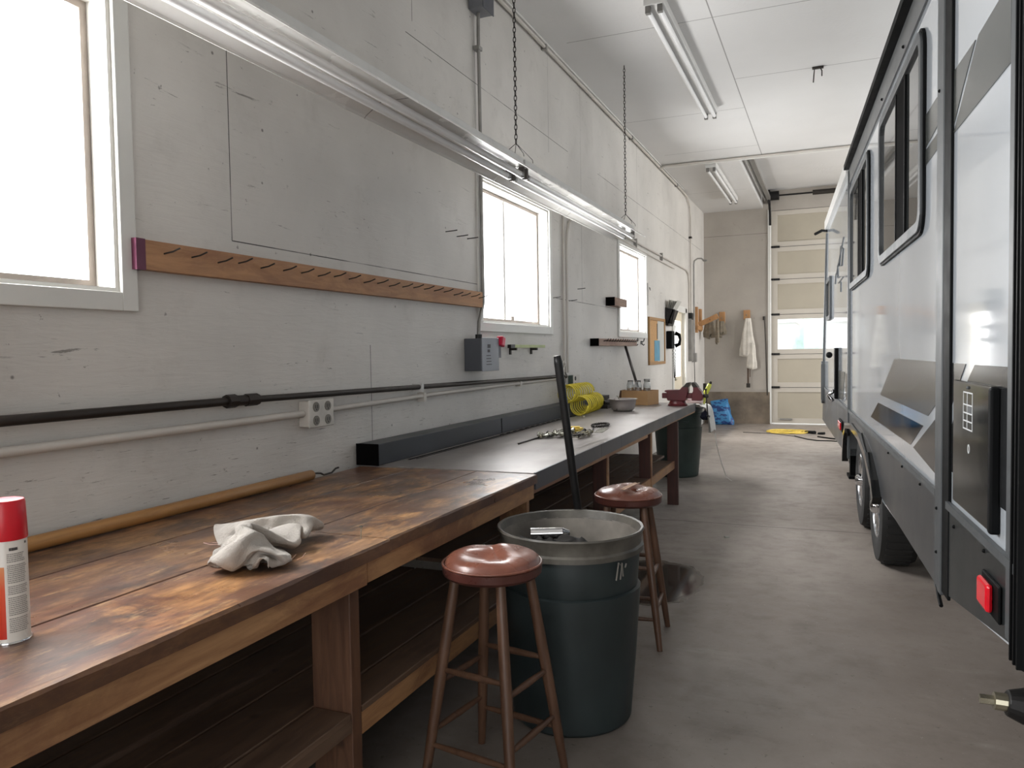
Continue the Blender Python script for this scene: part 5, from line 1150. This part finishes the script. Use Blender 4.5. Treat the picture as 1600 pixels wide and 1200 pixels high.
# windows
def rvwin(s0, s1, z0, z1, g0, g1):
    f = MB(); f.ringprism(rrect(s0, s1, z0, z1, .09), rrect(s0+.045, s1-.045, z0+.045, z1-.045, .06), 0, .022, 'xz'); w = RB(f, 'side_window', 'rv_trim', bevel=.003)
    m = MB(); m.ringprism(rrect(s0-.012, s1+.012, z0-.012, z1+.012, .1), rrect(s0+.01, s1-.01, z0+.01, z1-.01, .085), 0, .012, 'xz'); RB(m, 'seal', 'rv_rubber', w)
    m = MB(); m.prism(rrect(s0+.04, s1-.04, z0+.04, z1-.04, .06), .004, .008, 'xz'); RB(m, 'glass', 'tint', w)
    m = MB(); m.box(g0, g1, .008, .014, z0+.05, z1-.05); RB(m, 'dark_gap', 'slot', w)
    m = MB(); m.box(g1, g1+.02, .006, .018, z0+.05, z1-.05); m.box(g0-.02, g0, .006, .018, z0+.05, z1-.05); RB(m, 'sliding_sash', 'rv_rubber', w)
rvwin(-1.73, -.31, 1.915, 2.725, -1.27, -1.00)
rvwin(.30, 1.69, 1.915, 2.725, .70, .96)
m = MB(); m.ringprism(rrect(4.35, 5.1, 1.77, 2.27, .05), rrect(4.40, 5.05, 1.82, 2.22, .03), 0, .025, 'xz'); w = RB(m, 'side_window', 'rv_trim')
RB(MB().box(4.39, 5.06, .004, .010, 1.81, 2.23), 'glass', 'tint', w)
# graphics
def deco(pts, name, mat, o=.0025): 
    m = MB(); m.prism(pts, 0, o, 'xz'); return RB(m, name, mat)
deco([(-.87, 1.386), (-2.05, 1.389), (-2.05, 1.25), (-1.83, 1.173), (-.28, 1.166)], 'grey_graphic', 'rv_grey')
deco([(-.19, 1.115), (-1.72, 1.124), (-1.40, 1.008), (.22, .996)], 'black_graphic', 'rv_black')
deco([(-2.05, 1.19), (-1.99, 1.175), (-1.48, 1.006), (-2.05, .965)], 'dark_graphic', 'rv_dark')
deco([(-2.27, 1.39), (-2.48, 1.39), (-2.27, 1.245)], 'grey_graphic', 'rv_dark')
deco([(-2.60, 1.39), (-2.955, 1.392), (-2.955, 1.022), (-2.27, 1.022), (-2.27, 1.17), (-2.42, 1.29)], 'dark_graphic', 'rv_dark')
deco([(-1.74, 2.365), (-2.03, 2.365), (-2.03, 2.262), (-1.74, 2.235)], 'light_graphic', 'rv_swoosh')
deco([(-1.74, 2.225), (-2.03, 2.232), (-2.03, 2.175), (-1.74, 2.165)], 'light_graphic', 'rv_swoosh')
deco([(-2.27, 2.36), (-2.57, 2.352), (-2.40, 2.26), (-2.27, 2.18)], 'light_graphic', 'rv_swoosh')
deco([(-2.27, 2.155), (-2.36, 2.205), (-2.61, 2.352), (-2.95, 2.36), (-2.955, 2.155)], 'grey_graphic', 'rv_swoosh')
deco([(3.6, 1.21), (2.4, 1.22), (2.6, .95), (3.2, .93)], 'light_graphic', 'rv_swoosh')
deco([(2.35, 1.21), (1.93, 1.215), (1.93, .98), (2.25, .98)], 'grey_graphic', 'rv_grey')
# logo-like script on the front half
for q in ([(2.55, 2.46), (3.05, 2.33), (3.55, 2.20)], [(2.6, 2.36), (2.9, 2.42), (3.1, 2.25), (2.75, 2.22), (2.6, 2.36)], [(3.05, 2.30), (3.35, 2.28), (3.3, 2.15), (3.05, 2.14)], [(2.6, 2.10), (3.2, 2.09)], [(2.9, 2.08), (2.9, 1.98)], [(3.6, 2.22), (3.7, 2.12)]):
    RB(MB().tube([(a, .003, b) for a, b in q], .006, 4), 'brand_decal', 'rv_trim')
# compartment door with printed label, rear light, lever
cd = RB(MB().box(-2.865, -2.395, 0, .020, .945, 1.338), 'compartment_door', 'rv_black', bevel=.006)
RB(MB().box(-2.895, -2.866, 0, .026, .945, 1.335), 'door_hinge', 'rv_rubber', cd, bevel=.006)
m = MB()
for a, b, c, d_ in ((-2.665, -2.545, 1.305, 1.309), (-2.665, -2.545, 1.195, 1.199), (-2.549, -2.545, 1.195, 1.309), (-2.665, -2.661, 1.195, 1.309), (-2.60, -2.595, 1.195, 1.309), (-2.665, -2.545, 1.268, 1.272), (-2.665, -2.545, 1.243, 1.247), (-2.665, -2.545, 1.219, 1.223)):
    m.box(a, b,   .0202, .0210, c, d_)
RB(m, 'printed_label', 'print_white', cd)
RB(MB().box(-2.665, -2.60, .0202, .0208, 1.248, 1.267), 'label_patch', 'rv_trim', cd)
m = MB(); m.ringprism([(-2.62+.012*cos(k*pi/6), 1.14+.014*sin(k*pi/6)) for k in range(12)], [(-2.62+.008*cos(k*pi/6), 1.14+.010*sin(k*pi/6)) for k in range(12)], .020, .0212, 'xz'); RB(m, 'round_mark', 'print_white', cd)
m = MB(); m.ball((-2.61, .021, 1.322), .005); RB(m, 'lock', 'rv_trim', cd)
ml = RB(MB().box(-2.95, -2.77, .007, .016, .722, .822), 'marker_light', 'rv_rubber', bevel=.004)
RB(MB().box(-2.90, -2.79, .016, .034, .735, .812), 'lens', 'red_lens', ml, bevel=.010)
ml = RB(MB().box(2.45, 2.85, .012, .022, .66, .76), 'marker_light', 'rv_rubber', bevel=.004)
RB(MB().box(2.5, 2.8, .022, .035, .675, .745), 'lens', 'red_lens', ml, bevel=.006)
# awning/lift arm, latch, front handle
RB(MB().box(3.36, 3.46, .0, .03, .92, 1.44), 'awning_arm', 'rv_trim', bevel=.006)
RB(MB().box(3.24, 3.36, .0, .035, .92, 1.44), 'awning_arm', 'rv_rubber', bevel=.006)
RB(MB().ball((4.1, .04, 1.36), .035), 'arm_knob', 'rv_rubber', smooth=True)
m = MB(); m.tube([(3.3, .04, 1.0), (3.35, .09, .95), (3.3, .05, .90)], .02, 8); RB(m, 'arm_foot', 'chrome', smooth=True)
m = MB(); m.ringprism(rrect(5.75, 6.02, .70, 1.26, .05), rrect(5.79, 5.98, .74, 1.22, .03), 0, .04, 'xz'); RB(m, 'grab_handle', 'rv_trim')
# wheels
def wheel(s, y1):
    r = .375
    w = MB(); prof = [(.20, -.235), (.30, -.24), (.355, -.225), (r, -.18), (r, -.05), (.355, -.008), (.30, .0), (.235, -.006), (.205, -.02)]
    w.lathe(prof, (s, y1, r), 56, axis='y', cap=False); tyre = RB(w, 'wheel', 'rubber', smooth=35)
    m = MB()
    for k in range(40):
        a = 2*pi*k/40; c = Vector((s+r*cos(a), y1, r+r*sin(a)))
        m.box(c.x-.004, c.x+.004, y1-.19, y1-.035, c.z-.010, c.z+.010, rot=Matrix.Rotation(-a, 3, 'Y'))
    RB(m, 'tread_lugs', 'rubber', tyre)
    m = MB(); m.lathe([(.205, -.10), (.21, -.012), (.202, -.008), (.190, -.03), (.165, -.05), (.06, -.05), (0, -.05)], (s, y1, r), 40, axis='y'); RB(m, 'rim', 'alloy', tyre, smooth=35)
    m = MB()
    for k in range(8):
        a = 2*pi*k/8
        m.box(s+.055, s+.19, y1-.05, y1-.012, r-.024, r+.024, rot=Matrix.Rotation(a, 3, 'Y'), about=(s, y1, r))
    RB(m, 'spokes', 'chrome', tyre, bevel=.004)
    m = MB(); m.lathe([(.05, -.05), (.05, .0), (.04, .02), (.025, .028), (0, .03)], (s, y1, r), 28, axis='y'); RB(m, 'hub_cap', 'chrome', tyre, smooth=35)
wheel(.44, -.045); wheel(1.53, -.045)
for s_ in (.44, 1.53): RB(MB().cyl((s_, -.25, .375), (s_, -2.2, .375), .04, seg=12), 'axle', 'black_metal')
wheel_far = None
for s_ in (.44, 1.53):
    w = MB(); w.lathe([(.0, -.22), (.30, -.24), (.355, -.225), (.375, -.18), (.375, -.05), (.355, -.008), (0, .0)], (s_, -2.2, .375), 40, axis='y'); RB(w, 'wheel', 'rubber', smooth=35)
RB(MB().box(-2.9, 6.0, -2.1, -2.0, .42, .56), 'chassis_rail', 'black_metal'); RB(MB().box(-2.4, 6.0, -.62, -.52, .42, .56), 'chassis_rail', 'black_metal')
RB(MB().tube([(-2.08, .008, .575), (-2.14, .012, .545), (-2.19, .014, .53)], .007, 6), 'loose_strip', 'rv_rubber')
RB(MB().box(3.9, 4.2, -.25, -.15, .0, .03).box(4.0, 4.1, -.23, -.17, .03, .5), 'stabiliser_foot', 'rv_rubber')
RB(MB().box(2.05, 2.2, -.10, -.02, .42, .56), 'step_bracket', 'rv_rubber')
# stabiliser jack shaft under the rear
jk = RB(MB().cyl((-2.80, -.085, .455), (-2.80, -.50, .455), .050, seg=20).cyl((-2.80, -.04, .46), (-2.80, -.085, .455), .034, .050, seg=20).box(-2.85, -2.75, -.9, -.3, .38, .60), 'stabiliser_jack', 'black_metal', bevel=.004)
RB(MB().cyl((-2.80, -.01, .462), (-2.80, -.045, .460), .024, seg=12), 'jack_collar', 'brass', jk)
RB(MB().cyl((-2.80, .025, .463), (-2.80, -.012, .462), .014, seg=6), 'hex_drive', 'brass', jk)

# ------------------------------------------------------------ outdoors seen through the door window
t = thing('white_building', (-1, 30, 0), 'white building outside the overhead door window', 'building')
MB().box(-3.2, 1.15, 28, 34, -.12, 2.3).build('walls', 'outdoor_white', t)
MB().prism([(-3.4, 2.3), (1.35, 2.3), (-1.0, 3.1)], 27.8, 34.2, 'xz').build('roof', 'outdoor_white', t)
o = blob(1.75, 26, 1.3, .55, .9, 1.1, 4, 40).build('tree', simple('far_foliage', srgb(190, 214, 208), .9, 0, .3, 2, .3), smooth=True); tag(o, 'pale green tree outside beyond the overhead door window', 'tree')

# ------------------------------------------------------------ light
W = bpy.data.worlds.new('overcast'); S.world = W; W.use_nodes = True
nt = W.node_tree; bg = nt.nodes['Background']; bg.inputs[0].default_value = (.96, .98, 1.0, 1); bg.inputs[1].default_value = 3.2
def area(name, loc, rot, sx_, sy_, power, col=(1, 1, 1), spread=pi):
    l = bpy.data.lights.new(name, 'AREA'); l.shape = 'RECTANGLE'; l.size = sx_; l.size_y = sy_; l.energy = power; l.color = col; l.spread = spread
    o = bpy.data.objects.new(name, l); COL.objects.link(o); o.location = loc; o.rotation_euler = rot; return o
LW = 1.0
for i, (a, b, z0, z1) in enumerate(HOLES):  # first lamp serves the added window behind the camera
    if i == 4: z0, z1 = .9, 2.05
    area('daylight_window', (-.30, (a+b)/2, (z0+z1)/2), (0, radians(-90), 0), (z1-z0)*1.3, (b-a)*1.3, 150*LW*(b-a)*(z1-z0), (1.0, 1.0, 1.0))
for a, b, z0, z1 in RH:
    area('added_side_light', (XR+.30, (a+b)/2, (z0+z1)/2), (0, radians(90), 0), (z1-z0)*1.2, (b-a)*1.2, 65*(b-a)*(z1-z0), (1.0, 1.0, 1.0))  # added lamps outside the right wall, lifting the far end
area('daylight_back_opening', (3.3, YF-.4, 1.9), (radians(90), 0, 0), 4.6, 3.8, 60, (1.0, 1.0, 1.0))

# ------------------------------------------------------------ camera
yaw, pitch, roll = 0.39372625, -0.04157571, -0.01588789
F = Vector((-sin(yaw)*cos(pitch), cos(yaw)*cos(pitch), sin(pitch)))
r0 = Vector((cos(yaw), sin(yaw), 0)); u0 = r0.cross(F)
r = cos(roll)*r0+sin(roll)*u0; u = -sin(roll)*r0+cos(roll)*u0
cam = bpy.data.cameras.new('camera'); co = bpy.data.objects.new('camera', cam); COL.objects.link(co)
cam.sensor_width = 36; cam.lens = 1202/1600*36; cam.clip_start = .02; cam.clip_end = 200
mt = Matrix((r, u, -F)).transposed().to_4x4(); mt.translation = Vector((2.3, 0, 1.45)); co.matrix_world = mt
S.camera = co
